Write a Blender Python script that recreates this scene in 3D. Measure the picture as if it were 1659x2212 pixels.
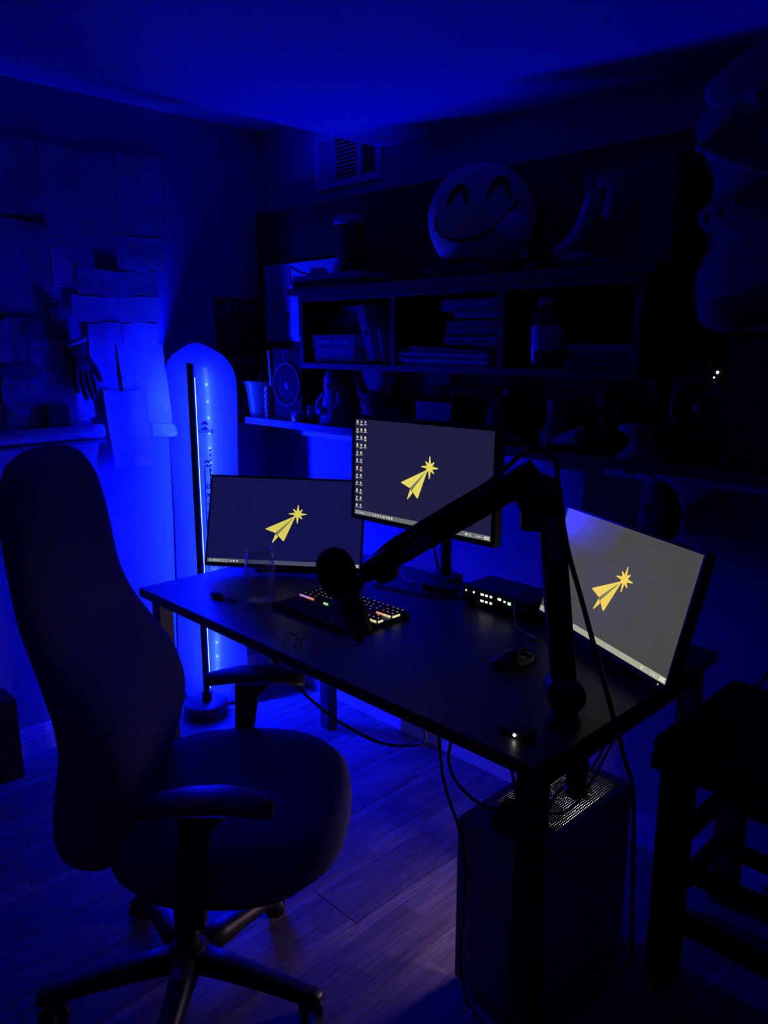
import bpy, bmesh, math, random
from mathutils import Vector as V, Matrix as Mx
random.seed(4)
S = bpy.context.scene
for o in list(bpy.data.objects): bpy.data.objects.remove(o)
PI = math.pi
# ---------------------------------------------------------------- camera, world, exposure
AZ = math.radians(44.5); PITCH = math.radians(12.2); EYE = 1.512
FH = V((-math.cos(AZ), math.sin(AZ), 0)); RH = V((math.sin(AZ), math.cos(AZ), 0))
cd = bpy.data.cameras.new('camera'); cam = bpy.data.objects.new('camera', cd); S.collection.objects.link(cam)
fw = FH * math.cos(PITCH) + V((0, 0, -math.sin(PITCH))); up = FH * math.sin(PITCH) + V((0, 0, math.cos(PITCH)))
cam.matrix_world = Mx(((RH.x, up.x, -fw.x, 0), (RH.y, up.y, -fw.y, 0), (RH.z, up.z, -fw.z, EYE), (0, 0, 0, 1)))
cd.sensor_fit = 'VERTICAL'; cd.sensor_height = 36.0; cd.lens = 36.0 * 1684 / 2212; cd.clip_start = .02
S.camera = cam
S.view_settings.view_transform = 'Standard'; S.view_settings.look = 'None'
S.view_settings.exposure = 0.0; S.view_settings.gamma = 1.0; S.view_settings.use_curve_mapping = False
w = bpy.data.worlds.new('night'); S.world = w; w.use_nodes = True
w.node_tree.nodes['Background'].inputs[0].default_value = (0, 0, 0.01, 1)
w.node_tree.nodes['Background'].inputs[1].default_value = 0.0
try:
    S.cycles.max_bounces = 8; S.cycles.diffuse_bounces = 5; S.cycles.glossy_bounces = 4; S.cycles.transparent_max_bounces = 16
except Exception: pass
BLUE = (0.0010, 0.0029, 1.0)          # colour of the blue LED lamp
LED_STRIP = 1000.0                   # radiance of its strip
LED_DOT = 2600.0
# ---------------------------------------------------------------- materials
MATS = {}
def mat(name, col, rough=.5, metal=0, var=.08, scale=18, bump=0, spec=.5, coat=0, emit=None, es=0, stretch=(1, 1, 1)):
    if name in MATS: return MATS[name]
    m = bpy.data.materials.new(name); m.use_nodes = True; nt = m.node_tree; b = nt.nodes['Principled BSDF']
    N = lambda t: nt.nodes.new(t)
    tc = N('ShaderNodeTexCoord'); mp = N('ShaderNodeMapping'); mp.inputs['Scale'].default_value = stretch
    nz = N('ShaderNodeTexNoise'); nz.inputs['Scale'].default_value = scale; nz.inputs['Detail'].default_value = 4
    nt.links.new(tc.outputs['Object'], mp.inputs[0]); nt.links.new(mp.outputs[0], nz.inputs['Vector'])
    rp = N('ShaderNodeValToRGB'); c = col
    rp.color_ramp.elements[0].position = .3; rp.color_ramp.elements[1].position = .7
    rp.color_ramp.elements[0].color = (*[max(0, x * (1 - var)) for x in c], 1)
    rp.color_ramp.elements[1].color = (*[min(1, x * (1 + var)) for x in c], 1)
    nt.links.new(nz.outputs['Fac'], rp.inputs[0]); nt.links.new(rp.outputs[0], b.inputs['Base Color'])
    b.inputs['Roughness'].default_value = rough; b.inputs['Metallic'].default_value = metal
    b.inputs['Specular IOR Level'].default_value = spec; b.inputs['Coat Weight'].default_value = coat
    b.inputs['Coat Roughness'].default_value = .06
    if bump:
        bp = N('ShaderNodeBump'); bp.inputs['Strength'].default_value = bump; bp.inputs['Distance'].default_value = .003
        nt.links.new(nz.outputs['Fac'], bp.inputs['Height']); nt.links.new(bp.outputs[0], b.inputs['Normal'])
    if emit:
        b.inputs['Emission Color'].default_value = (*emit, 1); b.inputs['Emission Strength'].default_value = es
    MATS[name] = m; return m
def glow(name, col, st): return mat(name, (.01, .01, .01), .4, emit=col, es=st)
def glass(name, tint=(1, 1, 1), rough=.03):
    m = bpy.data.materials.new(name); m.use_nodes = True; nt = m.node_tree
    for n in list(nt.nodes):
        if n.type == 'BSDF_PRINCIPLED': nt.nodes.remove(n)
    out = [n for n in nt.nodes if n.type == 'OUTPUT_MATERIAL'][0]
    lw = nt.nodes.new('ShaderNodeLayerWeight'); pw = nt.nodes.new('ShaderNodeMath'); pw.operation = 'POWER'; pw.inputs[1].default_value = 2.6
    ma_ = nt.nodes.new('ShaderNodeMath'); ma_.operation = 'MULTIPLY_ADD'; ma_.inputs[1].default_value = .9; ma_.inputs[2].default_value = .085
    nt.links.new(lw.outputs['Facing'], pw.inputs[0]); nt.links.new(pw.outputs[0], ma_.inputs[0])
    nz = nt.nodes.new('ShaderNodeTexNoise'); nz.inputs['Scale'].default_value = 45
    bp = nt.nodes.new('ShaderNodeBump'); bp.inputs['Strength'].default_value = .5; bp.inputs['Distance'].default_value = .003
    nt.links.new(nz.outputs['Fac'], bp.inputs['Height'])
    t = nt.nodes.new('ShaderNodeBsdfTransparent'); t.inputs[0].default_value = (*tint, 1)
    g = nt.nodes.new('ShaderNodeBsdfGlossy'); g.inputs['Roughness'].default_value = rough
    nt.links.new(bp.outputs[0], g.inputs['Normal'])
    mx = nt.nodes.new('ShaderNodeMixShader'); nt.links.new(ma_.outputs[0], mx.inputs[0])
    nt.links.new(t.outputs[0], mx.inputs[1]); nt.links.new(g.outputs[0], mx.inputs[2]); nt.links.new(mx.outputs[0], out.inputs[0])
    return m
def newsprint(name, light, dark, freq, amount=.5):
    # rows of print on paper: bands along the height broken by noise
    m = bpy.data.materials.new(name); m.use_nodes = True; nt = m.node_tree; b = nt.nodes['Principled BSDF']
    tc = nt.nodes.new('ShaderNodeTexCoord')
    wv = nt.nodes.new('ShaderNodeTexWave'); wv.bands_direction = 'Z'; wv.inputs['Scale'].default_value = freq; wv.inputs['Distortion'].default_value = .4
    n1 = nt.nodes.new('ShaderNodeTexNoise'); n1.inputs['Scale'].default_value = 9
    n2 = nt.nodes.new('ShaderNodeTexNoise'); n2.inputs['Scale'].default_value = 90
    for n in (wv, n1, n2): nt.links.new(tc.outputs['Object'], n.inputs['Vector'])
    st = nt.nodes.new('ShaderNodeMath'); st.operation = 'GREATER_THAN'; st.inputs[1].default_value = .48; nt.links.new(n1.outputs['Fac'], st.inputs[0])
    mu = nt.nodes.new('ShaderNodeMath'); mu.operation = 'MULTIPLY'; nt.links.new(wv.outputs['Fac'], mu.inputs[0]); nt.links.new(st.outputs[0], mu.inputs[1])
    m2 = nt.nodes.new('ShaderNodeMath'); m2.operation = 'MULTIPLY'; nt.links.new(mu.outputs[0], m2.inputs[0]); nt.links.new(n2.outputs['Fac'], m2.inputs[1])
    m3 = nt.nodes.new('ShaderNodeMath'); m3.operation = 'MULTIPLY'; m3.inputs[1].default_value = amount * 2; nt.links.new(m2.outputs[0], m3.inputs[0]); m3.inputs[1].default_value = amount * 1.3; m3.use_clamp = True
    mx = nt.nodes.new('ShaderNodeMix'); mx.data_type = 'RGBA'
    mx.inputs['A'].default_value = (*light, 1); mx.inputs['B'].default_value = (*dark, 1)
    nt.links.new(m3.outputs[0], mx.inputs['Factor']); nt.links.new(mx.outputs['Result'], b.inputs['Base Color'])
    b.inputs['Roughness'].default_value = .8
    MATS[name] = m; return m
def laminate():
    m = bpy.data.materials.new('laminate'); m.use_nodes = True; nt = m.node_tree; b = nt.nodes['Principled BSDF']
    N = nt.nodes.new; L = nt.links.new
    tc = N('ShaderNodeTexCoord'); mp = N('ShaderNodeMapping'); mp.inputs['Rotation'].default_value = (0, 0, PI / 2)
    L(tc.outputs['Object'], mp.inputs[0])
    br = N('ShaderNodeTexBrick'); br.inputs['Scale'].default_value = 1; br.inputs['Brick Width'].default_value = .38; br.inputs['Row Height'].default_value = .0634
    br.inputs['Mortar Size'].default_value = .0006; br.inputs['Color1'].default_value = (.19, .16, .19, 1); br.inputs['Color2'].default_value = (.37, .31, .35, 1); br.inputs['Mortar'].default_value = (.1, .07, .06, 1)
    br.offset = .37; L(mp.outputs[0], br.inputs['Vector'])
    oi = N('ShaderNodeObjectInfo')
    g = N('ShaderNodeMapping'); g.inputs['Scale'].default_value = (34, 1.6, 1); L(tc.outputs['Object'], g.inputs[0])
    ad = N('ShaderNodeVectorMath'); ad.operation = 'ADD'; L(g.outputs[0], ad.inputs[0])
    sc = N('ShaderNodeMath'); sc.operation = 'MULTIPLY'; sc.inputs[1].default_value = 40; L(oi.outputs['Random'], sc.inputs[0]); L(sc.outputs[0], ad.inputs[1])
    nz = N('ShaderNodeTexNoise'); nz.inputs['Scale'].default_value = 2.2; nz.inputs['Detail'].default_value = 6; nz.inputs['Distortion'].default_value = 1.4; L(ad.outputs[0], nz.inputs['Vector'])
    rp = N('ShaderNodeValToRGB'); rp.color_ramp.elements[0].color = (.5, .46, .44, 1); rp.color_ramp.elements[0].position = .3; rp.color_ramp.elements[1].color = (1.2, 1.18, 1.15, 1); rp.color_ramp.elements[1].position = .72
    L(nz.outputs['Fac'], rp.inputs[0])
    mx = N('ShaderNodeMix'); mx.data_type = 'RGBA'; mx.blend_type = 'MULTIPLY'; mx.inputs['Factor'].default_value = 1
    L(br.outputs['Color'], mx.inputs['A']); L(rp.outputs[0], mx.inputs['B']); L(mx.outputs['Result'], b.inputs['Base Color'])
    b.inputs['Roughness'].default_value = .42
    bp = N('ShaderNodeBump'); bp.inputs['Strength'].default_value = .15; bp.inputs['Distance'].default_value = .001; L(nz.outputs['Fac'], bp.inputs['Height']); L(bp.outputs[0], b.inputs['Normal'])
    MATS['laminate'] = m; return m
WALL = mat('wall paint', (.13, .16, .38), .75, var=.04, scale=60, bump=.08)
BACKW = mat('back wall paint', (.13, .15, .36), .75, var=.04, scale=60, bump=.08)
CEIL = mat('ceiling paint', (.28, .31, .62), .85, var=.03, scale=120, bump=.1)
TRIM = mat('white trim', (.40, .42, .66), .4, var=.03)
BLK = mat('black plastic', (.026, .026, .032), .42, var=.15)
BLKM = mat('matte black', (.016, .016, .020), .8, var=.2, spec=.2)
BLKW = mat('black painted wood', (.018, .018, .024), .55, var=.3, scale=8, stretch=(1, 14, 14), bump=.08, spec=.3)
DKW = mat('dark ledge wood', (.07, .06, .055), .45, var=.3, scale=10, stretch=(1, 12, 12), bump=.1)
DESK = mat('black desk laminate', (.034, .032, .045), .42, var=.35, scale=9, stretch=(2, 30, 2), bump=.06, spec=.5)
STEEL = mat('black powder coated steel', (.024, .024, .03), .4, var=.1)
CHR = mat('chrome', (.7, .7, .72), .15, 1)
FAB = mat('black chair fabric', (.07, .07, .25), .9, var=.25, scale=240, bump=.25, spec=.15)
PLUSH = mat('pale plush', (.10, .10, .11), .95, var=.12, scale=60, bump=.3, spec=.1)
GREYP = mat('grey plush', (.06, .06, .065), .95, var=.15, scale=60, bump=.3, spec=.1)
DARKP = mat('dark plush', (.09, .09, .10), .95, var=.2, scale=60, bump=.3, spec=.1)
PAPER = mat('paper', (.62, .62, .6), .8, var=.05)
YELP = mat('yellow plush', (.97, .95, .50), .9, var=.05, scale=90, bump=.15, spec=.1)
TONG = mat('tongue felt', (.60, .18, .97), .9, var=.06)
# ---------------------------------------------------------------- mesh builder
XF = {}
class B:
    def __init__(s, X=None): s.bm = bmesh.new(); s.X = X or Mx()
    def add(s, vs, fs, smooth=False):
        v = [s.bm.verts.new(s.X @ V(p)) for p in vs]
        for f in fs:
            try:
                q = s.bm.faces.new([v[i] for i in f]); q.smooth = smooth
            except ValueError: pass
        return v
    def box(s, c, d, R=None, bev=0, seg=2):
        t = bmesh.new(); bmesh.ops.create_cube(t, size=1)
        for v in t.verts: v.co = V((v.co.x * d[0], v.co.y * d[1], v.co.z * d[2]))
        if bev: bmesh.ops.bevel(t, geom=t.edges[:], offset=min(bev, .45 * min(d)), segments=seg, affect='EDGES', profile=.6)
        R = R or Mx(); X = Mx.Translation(c) @ R.to_4x4()
        t.verts.index_update()
        s.add([X @ v.co for v in t.verts], [[v.index for v in f.verts] for f in t.faces], bool(bev) and seg > 2); t.free(); return s
    def bb(s, x0, x1, y0, y1, z0, z1, bev=0): return s.box(((x0 + x1) / 2, (y0 + y1) / 2, (z0 + z1) / 2), (abs(x1 - x0), abs(y1 - y0), abs(z1 - z0)), bev=bev)
    def bar(s, p, q, a, b2, up=(0, 0, 1), bev=0):
        p, q = V(p), V(q); z = (q - p); L = z.length; z.normalize(); x = V(up).cross(z)
        if x.length < 1e-4: x = V((1, 0, 0)).cross(z)
        x.normalize(); y = z.cross(x); R = Mx((x, y, z)).transposed()
        return s.box((p + q) / 2, (a, b2, L), R, bev)
    def loft(s, rings, caps=True, smooth=True, closed=True):
        n = len(rings[0]); vs = [p for r in rings for p in r]; fs = []
        for i in range(len(rings) - 1):
            for j in range(n if closed else n - 1):
                k = (j + 1) % n; fs.append([i * n + j, i * n + k, (i + 1) * n + k, (i + 1) * n + j])
        if caps: fs.append(list(range(n))[::-1]); fs.append([(len(rings) - 1) * n + j for j in range(n)])
        s.add(vs, fs, smooth); return s
    def tube(s, pts, r, n=8, smooth=True):
        pts = [V(p) for p in pts]; rings = []; prev = None
        for i, p in enumerate(pts):
            d = (pts[min(i + 1, len(pts) - 1)] - pts[max(i - 1, 0)])
            d = d.normalized() if d.length > 1e-9 else V((0, 0, 1))
            x = prev - d * prev.dot(d) if prev is not None else d.orthogonal()
            if x.length < 1e-5: x = d.orthogonal()
            x.normalize(); prev = x; y = d.cross(x); rr = r[i] if isinstance(r, (list, tuple)) else r
            rings.append([p + (x * math.cos(2 * PI * k / n) + y * math.sin(2 * PI * k / n)) * rr for k in range(n)])
        return s.loft(rings, smooth=smooth)
    def cyl(s, p, q, r, r2=None, n=24): return s.tube([p, q], [r, r if r2 is None else r2], n)
    def lathe(s, prof, c=(0, 0, 0), n=28, R=None, caps=True, sx=1, sy=1):
        R = R or Mx.Identity(3); c = V(c)
        return s.loft([[c + R @ V((max(r, 1e-4) * math.cos(2 * PI * k / n) * sx, max(r, 1e-4) * math.sin(2 * PI * k / n) * sy, z)) for k in range(n)] for r, z in prof], caps)
    def ell(s, c, r, n=20, R=None):
        pr = [(math.sin(PI * i / 12), -math.cos(PI * i / 12)) for i in range(13)]; R = R or Mx.Identity(3); c = V(c)
        return s.loft([[c + R @ V((max(a, 1e-3) * math.cos(2 * PI * k / n) * r[0], max(a, 1e-3) * math.sin(2 * PI * k / n) * r[1], z * r[2])) for k in range(n)] for a, z in pr])
    def prism(s, poly, h, X=None):   # polygon in local x,y raised by h along local z
        X = X or Mx(); n = len(poly)
        vs = [X @ V((a, b2, 0)) for a, b2 in poly] + [X @ V((a, b2, h)) for a, b2 in poly]
        s.add(vs, [list(range(n))[::-1], list(range(n, 2 * n))] + [[i, (i + 1) % n, n + (i + 1) % n, n + i] for i in range(n)]); return s
    def ring(s, c, R, r, tr, n=36, m=8):
        c = V(c); return s.tube_closed([c + R @ V((r * math.cos(2 * PI * k / n), r * math.sin(2 * PI * k / n), 0)) for k in range(n)], tr, m)
    def tube_closed(s, pts, r, m=8):
        n = len(pts); cen = sum(pts, V()) / n; vs = []; fs = []
        for i, p in enumerate(pts):
            d = (pts[(i + 1) % n] - pts[i - 1]).normalized(); x = (p - cen); x -= d * x.dot(d); x.normalize(); y = d.cross(x)
            vs += [p + (x * math.cos(2 * PI * k / m) + y * math.sin(2 * PI * k / m)) * r for k in range(m)]
        for i in range(n):
            for k in range(m): fs.append([i * m + k, i * m + (k + 1) % m, ((i + 1) % n) * m + (k + 1) % m, ((i + 1) % n) * m + k])
        s.add(vs, fs, True); return s
    def build(s, name, m, parent=None, kind=None, label=None):
        me = bpy.data.meshes.new(name); bmesh.ops.recalc_face_normals(s.bm, faces=s.bm.faces[:])
        inv = XF[parent.name].inverted() if parent else Mx()
        s.bm.transform(inv); s.bm.to_mesh(me); s.bm.free()
        me.materials.append(m); o = bpy.data.objects.new(name, me); S.collection.objects.link(o)
        if parent: o.parent = parent; XF[o.name] = XF[parent.name]
        else: XF[o.name] = Mx()
        if kind: o['kind'] = kind
        if label: o['label'] = label
        return o
def tag(o, label, cat, group=None):
    o['label'] = label; o['category'] = cat
    if group: o['group'] = group
    return o
def thing(name, label, cat, loc=(0, 0, 0), R=None, group=None):
    o = bpy.data.objects.new(name, None); S.collection.objects.link(o); o.empty_display_size = .05
    X = Mx.Translation(loc) @ (R.to_4x4() if R else Mx()); o.matrix_world = X; XF[o.name] = X
    return tag(o, label, cat, group)
def solo(b, name, m, label, cat, base, group=None):   # a thing that is one mesh, origin at its base
    me = b.build(name, m); X = Mx.Translation(base); me.data.transform(X.inverted()); me.location = base; XF[me.name] = X
    return tag(me, label, cat, group)
def basis(x, y, z): return Mx((V(x), V(y), V(z))).transposed()
def frame(c, x, y):   # 4x4 with local x,y axes given, z = normal
    x = V(x).normalized(); y = V(y); y = (y - x * y.dot(x)).normalized(); z = x.cross(y)
    return Mx.Translation(c) @ basis(x, y, z).to_4x4()
def text(b, s_, size, X, depth=.0006, bold=0):
    cu = bpy.data.curves.new('t', 'FONT'); cu.body = s_; cu.size = size; cu.align_x = 'CENTER'; cu.align_y = 'CENTER'; cu.extrude = depth; cu.offset = bold; cu.resolution_u = 3
    o = bpy.data.objects.new('t', cu); S.collection.objects.link(o)
    dg = bpy.context.evaluated_depsgraph_get(); me = bpy.data.meshes.new_from_object(o.evaluated_get(dg))
    b.add([X @ v.co for v in me.vertices], [list(p.vertices) for p in me.polygons])
    bpy.data.objects.remove(o); bpy.data.meshes.remove(me); bpy.data.curves.remove(cu); return b
def sm(pts, n=8):   # smooth curve through points
    pts = [V(p) for p in pts]; out = []
    for i in range(len(pts) - 1):
        a, b2, c, d = pts[max(i - 1, 0)], pts[i], pts[i + 1], pts[min(i + 2, len(pts) - 1)]
        for k in range(n):
            t = k / n; out.append(.5 * (2 * b2 + (c - a) * t + (2 * a - 5 * b2 + 4 * c - d) * t * t + (3 * b2 - a - 3 * c + d) * t ** 3))
    return out + [pts[-1]]
def rrect(w2, h2, r, n=5):
    out = []
    for cx, cy, a0 in ((w2 - r, h2 - r, 0), (r - w2, h2 - r, 90), (r - w2, r - h2, 180), (w2 - r, r - h2, 270)):
        out += [(cx + r * math.cos(math.radians(a0 + 90 * k / n)), cy + r * math.sin(math.radians(a0 + 90 * k / n))) for k in range(n + 1)]
    return out
# ---------------------------------------------------------------- room shell
XL, XR, YF, YB = -2.85, 1.5, -1.6, 2.07
LAM = laminate()
fl = B().bb(XL - .12, XR + .12, YF - .12, YB + .12, -.10, -.012).build('floor', mat('underlay', (.02, .015, .012), .9), kind='structure')
def shared(name, me, parent, loc):
    o = bpy.data.objects.new(name, me); S.collection.objects.link(o); o.parent = parent; o.location = loc; XF[o.name] = Mx(); return o
pm = None; W_ = .19; LEN = 1.22
x = XL + W_ / 2; col = 0
while x < XR:
    y = YF - ((col * .47) % LEN) + LEN / 2
    while y - LEN / 2 < YB:
        y0, y1 = max(y - LEN / 2, YF), min(y + LEN / 2, YB)
        if y1 - y0 > .03:
            if pm is None:
                t = B().box((0, 0, 0), (W_ - .0012, LEN - .0012, .012), bev=.0012, seg=1); pm = bpy.data.meshes.new('plank'); t.bm.to_mesh(pm); t.bm.free(); pm.materials.append(LAM)
            o = shared('plank', pm, fl, (x, (y0 + y1) / 2, -.006)); o.scale = (min(1, 2 * (XR - x + W_ / 2) / W_ if x + W_ / 2 > XR + W_ / 2 else 1), (y1 - y0) / LEN, 1)
        y += LEN
    x += W_; col += 1
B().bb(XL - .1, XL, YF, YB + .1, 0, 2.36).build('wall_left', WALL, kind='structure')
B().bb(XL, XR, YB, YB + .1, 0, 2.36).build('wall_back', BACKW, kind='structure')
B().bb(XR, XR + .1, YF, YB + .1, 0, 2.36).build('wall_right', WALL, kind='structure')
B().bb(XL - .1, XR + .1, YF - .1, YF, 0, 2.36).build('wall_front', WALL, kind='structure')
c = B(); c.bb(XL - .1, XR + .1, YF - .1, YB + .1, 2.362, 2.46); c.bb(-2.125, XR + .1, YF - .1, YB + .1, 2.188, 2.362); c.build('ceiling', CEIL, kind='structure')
def skirting(name, along, a0, a1, f):
    b = B(); pr = [(0, 0), (.014, 0), (.014, .062), (.011, .066), (.011, .080), (.007, .086), (.007, .096), (.004, .105), (0, .105)]
    if along == 'x': r = [[V((a, f - d, z)) for d, z in pr] for a in (a0, a1)]
    else: r = [[V((f + d, a, z)) for d, z in pr] for a in (a0, a1)]
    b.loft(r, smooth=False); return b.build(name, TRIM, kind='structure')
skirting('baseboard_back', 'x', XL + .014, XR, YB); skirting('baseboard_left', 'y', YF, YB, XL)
# ---------------------------------------------------------------- blue corner lamp
LX, LY = -2.675, 1.592
u_ = V((.753, .658, 0)); nb = V((.658, -.753, 0))    # board plane axis and its normal towards the lamp
lamp = thing('corner_floor_lamp', 'slim black pole lamp with blue light strip, standing in the corner before the snowboard', 'lamp', (LX, LY, 0))
B().lathe([(0, 0), (.088, 0), (.09, .004), (.09, .050), (.087, .054), (0, .054)], (LX + .005, LY - .012, 0), 40).build('base', BLK, lamp)
R_ = basis(u_, V((0, 0, 1)).cross(u_), (0, 0, 1))
B().box((LX, LY, .054 + .692), (.023, .020, 1.384), R_, .002).build('pole', STEEL, lamp)
B().box(V((LX, LY, .075)) - nb * .0, (.036, .032, .042), R_, .004).build('socket', BLK, lamp)
B().box(V((LX, LY, .10 + .642)) - nb * .0140 + u_ * .0025, (.016, .009, 1.284), R_).build('light_strip', glow('blue led strip', BLUE, LED_STRIP), lamp)
led_m = glow('blue led dot', (.008, .038, 1), LED_DOT)
for k in range(21):
    B().box(V((LX, LY, .13 + k * .060)) - nb * .0192 + u_ * .0025, (.0055, .002, .0045), R_).build('light_dot', led_m, lamp)
# ---------------------------------------------------------------- snowboard leaning in the corner
SB0 = V((-2.73, 1.661, 0))
def sbp(a, s_, d=0):   # across, along, in front
    lean = -.030 * (s_ / 1.5); tip = .05 * max(0, (s_ - 1.22) / .3) ** 2 + .02 * max(0, (.22 - s_) / .22) ** 2
    return SB0 + u_ * a + nb * (lean + tip + d) + V((0, 0, s_ + .004))
sb = thing('snowboard', 'pale snowboard leaning upright in the corner behind the blue lamp', 'snowboard', SB0)
rows = [(0, .050), (.012, .085), (.035, .115), (.07, .134), (.12, .147), (.2, .150), (.3, .148), (.45, .142), (.6, .138), (.75, .135), (.9, .135), (1.05, .138), (1.2, .142), (1.32, .146), (1.37, .146), (1.41, .138), (1.44, .122), (1.465, .100), (1.48, .075), (1.495, .050), (1.508, .022), (1.511, .005)]
nx = 8; top_, bot_ = [], []
for s_, h in rows:
    top_.append([sbp(-h + 2 * h * k / nx, s_, .004) for k in range(nx + 1)]); bot_.append([sbp(-h + 2 * h * k / nx, s_, -.004) for k in range(nx + 1)])
SBM = mat('snowboard base', (.105, .105, .125), .32, var=.10, scale=5, stretch=(3, 3, 14), spec=.6, coat=.5)
b = B(); b.loft(top_, False, True, False); b.build('face', SBM, sb)
b = B(); b.loft(bot_, False, True, False); b.build('back_face', BLK, sb)
b = B(); edge = [[r[0] for r in top_], [r[0] for r in bot_]]; b.loft(edge, False, False, False)
edge = [[r[-1] for r in top_], [r[-1] for r in bot_]]; b.loft(edge, False, False, False); b.loft([top_[0], bot_[0]], False, False, False); b.loft([top_[-1], bot_[-1]], False, False, False); b.build('metal_edge', mat('dull metal edge', (.1, .1, .1), .4, .8), sb)
INK = mat('dark ink', (.0035, .0035, .005), .8, spec=.05)
def SX(a, s_): return frame(sbp(a, s_, .0042), u_, sbp(a, s_ + .01) - sbp(a, s_ - .01))
g = B()
def chevron(g, X, w2, t):
    g.prism([(-w2, 0), (0, w2 * .75), (w2, 0), (w2, -t), (w2 * .5, -t * .9), (0, w2 * .75 - t * 1.5), (-w2 * .5, -t * .9), (-w2, -t)], .0006, X)
    g.prism([(-w2, -t * 2.6), (-w2 * .35, -t * 2.3), (0, -t * 1.5), (w2 * .35, -t * 2.3), (w2, -t * 2.6), (w2, -t * 3.4), (-w2, -t * 3.4)], .0006, X)
chevron(g, SX(.008, 1.196), .013, .008); g.build('chevron_emblem', INK, sb)
g = B(); text(g, 'RIDE HOUSE', .020, SX(.0095, 1.163) @ Mx.Diagonal((.62, 1, 1, 1)), .0004, .0006); text(g, 'SNOW CO', .006, SX(.008, 1.146), .0004); g.build('lettering', INK, sb)
for k in range(6):
    B().prism([(.0042 * math.cos(i * PI / 6), .0042 * math.sin(i * PI / 6)) for i in range(12)], .0006, SX(.0265, 1.088 - .0205 * k)).build('mount_hole', INK, sb)
g = B(); chevron(g, SX(.012, 1.040), .012, .006)
for a in (-.0115 + .012, .0105 + .012): g.prism([(-.0022, -.42), (.0022, -.42), (.0022, 0), (-.0022, 0)], .0006, SX(a - 0.0, 1.018))
g.build('text_border', INK, sb)
g = B()
for k, ch in enumerate('DRIVEN BY'):
    if ch != ' ': text(g, ch, .026, SX(.012, .938 - k * .036) @ Mx.Rotation(-PI / 2, 4, 'Z'), .0004, .001)
g.build('vertical_lettering', INK, sb)
# ---------------------------------------------------------------- back wall: vent, ledge, hutch
vt = thing('air_vent', 'metal air register with slanted louvers on the wall under the low ceiling', 'vent', (-2.29, YB, 2.08))
b = B(); y0, y1 = YB - .012, YB
b.bb(-2.473, -2.112, y0, y1, 2.084, 2.112, .003); b.bb(-2.473, -2.112, y0, y1, 2.262, 2.29, .003); b.bb(-2.473, -2.445, y0, y1, 2.112, 2.262, .003); b.bb(-2.140, -2.112, y0, y1, 2.112, 2.262, .003)
b.bb(-2.368, -2.358, y0, y1, 2.112, 2.262); b.bb(-2.234, -2.218, y0, y1, 2.112, 2.262); b.build('frame', TRIM, vt)
B().bb(-2.447, -2.138, YB - .002, YB, 2.11, 2.264).build('dark_backing', BLKM, vt)
for k in range(11): B().box((-2.296, YB - .007, 2.120 + k * .0135), (.124, .010, .0022), Mx.Rotation(math.radians(35), 3, 'X')).build('slat', TRIM, vt)
for k in range(5): B().box((-2.436 + k * .015, YB - .007, 2.187), (.0022, .010, .15), Mx.Rotation(math.radians(-55), 3, 'Z')).build('slat', TRIM, vt)
for k in range(4): B().box((-2.208 + k * .018, YB - .007, 2.187), (.0022, .010, .15), Mx.Rotation(math.radians(40), 3, 'Z')).build('slat', TRIM, vt)
LT = 1.225
lg = thing('wall_ledge', 'long dark wooden ledge along the back wall with a rounded left end', 'ledge', (-1.2, YB, 1.2))
pr = [(XL + .14 + .02 * math.cos(a) , 1.80 + .03 + .03 * math.sin(a)) for a in [math.radians(180 + 90 * k / 6) for k in range(7)]]
B().prism([(-2.70, YB), (-2.70, 1.83)] + [(-2.70 + .03 - .03 * math.cos(math.radians(15 * k)), 1.83 - .03 * math.sin(math.radians(15 * k))) for k in range(1, 7)] + [(XR - .01, 1.80), (XR - .01, YB)], .026, Mx.Translation((0, 0, LT - .026))).build('board', DKW, lg)
B().bb(-2.63, XR - .01, YB - .03, YB, 1.136, 1.160, .003).build('trim_strip', TRIM, lg)
B().bb(-2.63, XR - .01, YB - .055, YB, 1.160, LT - .026, .003).build('apron', DKW, lg)
hu = thing('shelf_hutch', 'wide black shelf hutch with tall back panel standing on the ledge', 'shelf', (-1.55, 1.95, LT))
B().bb(-2.786, -.62, 2.0, 2.02, LT, 2.030, .002).build('back_panel', BLKW, hu)
B().bb(-2.332, -.92, 1.80, 2.0, 1.680, 1.704, .002).build('top_board', BLKW, hu)
B().bb(-2.29, -.95, 1.815, 1.835, 1.658, 1.679, .002).build('top_rail', BLKW, hu)
for xa in (-2.29, -1.822, -1.392, -.975): B().bb(xa, xa + .020, 1.82, 2.0, 1.444, 1.678, .002).build('divider' if -2.2 < xa < -1 else 'side_panel', BLKW, hu)
B().bb(-2.29, -.955, 1.82, 2.0, 1.424, 1.444, .002).build('bottom_shelf', BLKW, hu)
for xa in (-2.29, -.975): B().bb(xa, xa + .02, 1.93, 2.0, LT, 1.424, .002).build('support_post', BLKW, hu)
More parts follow.
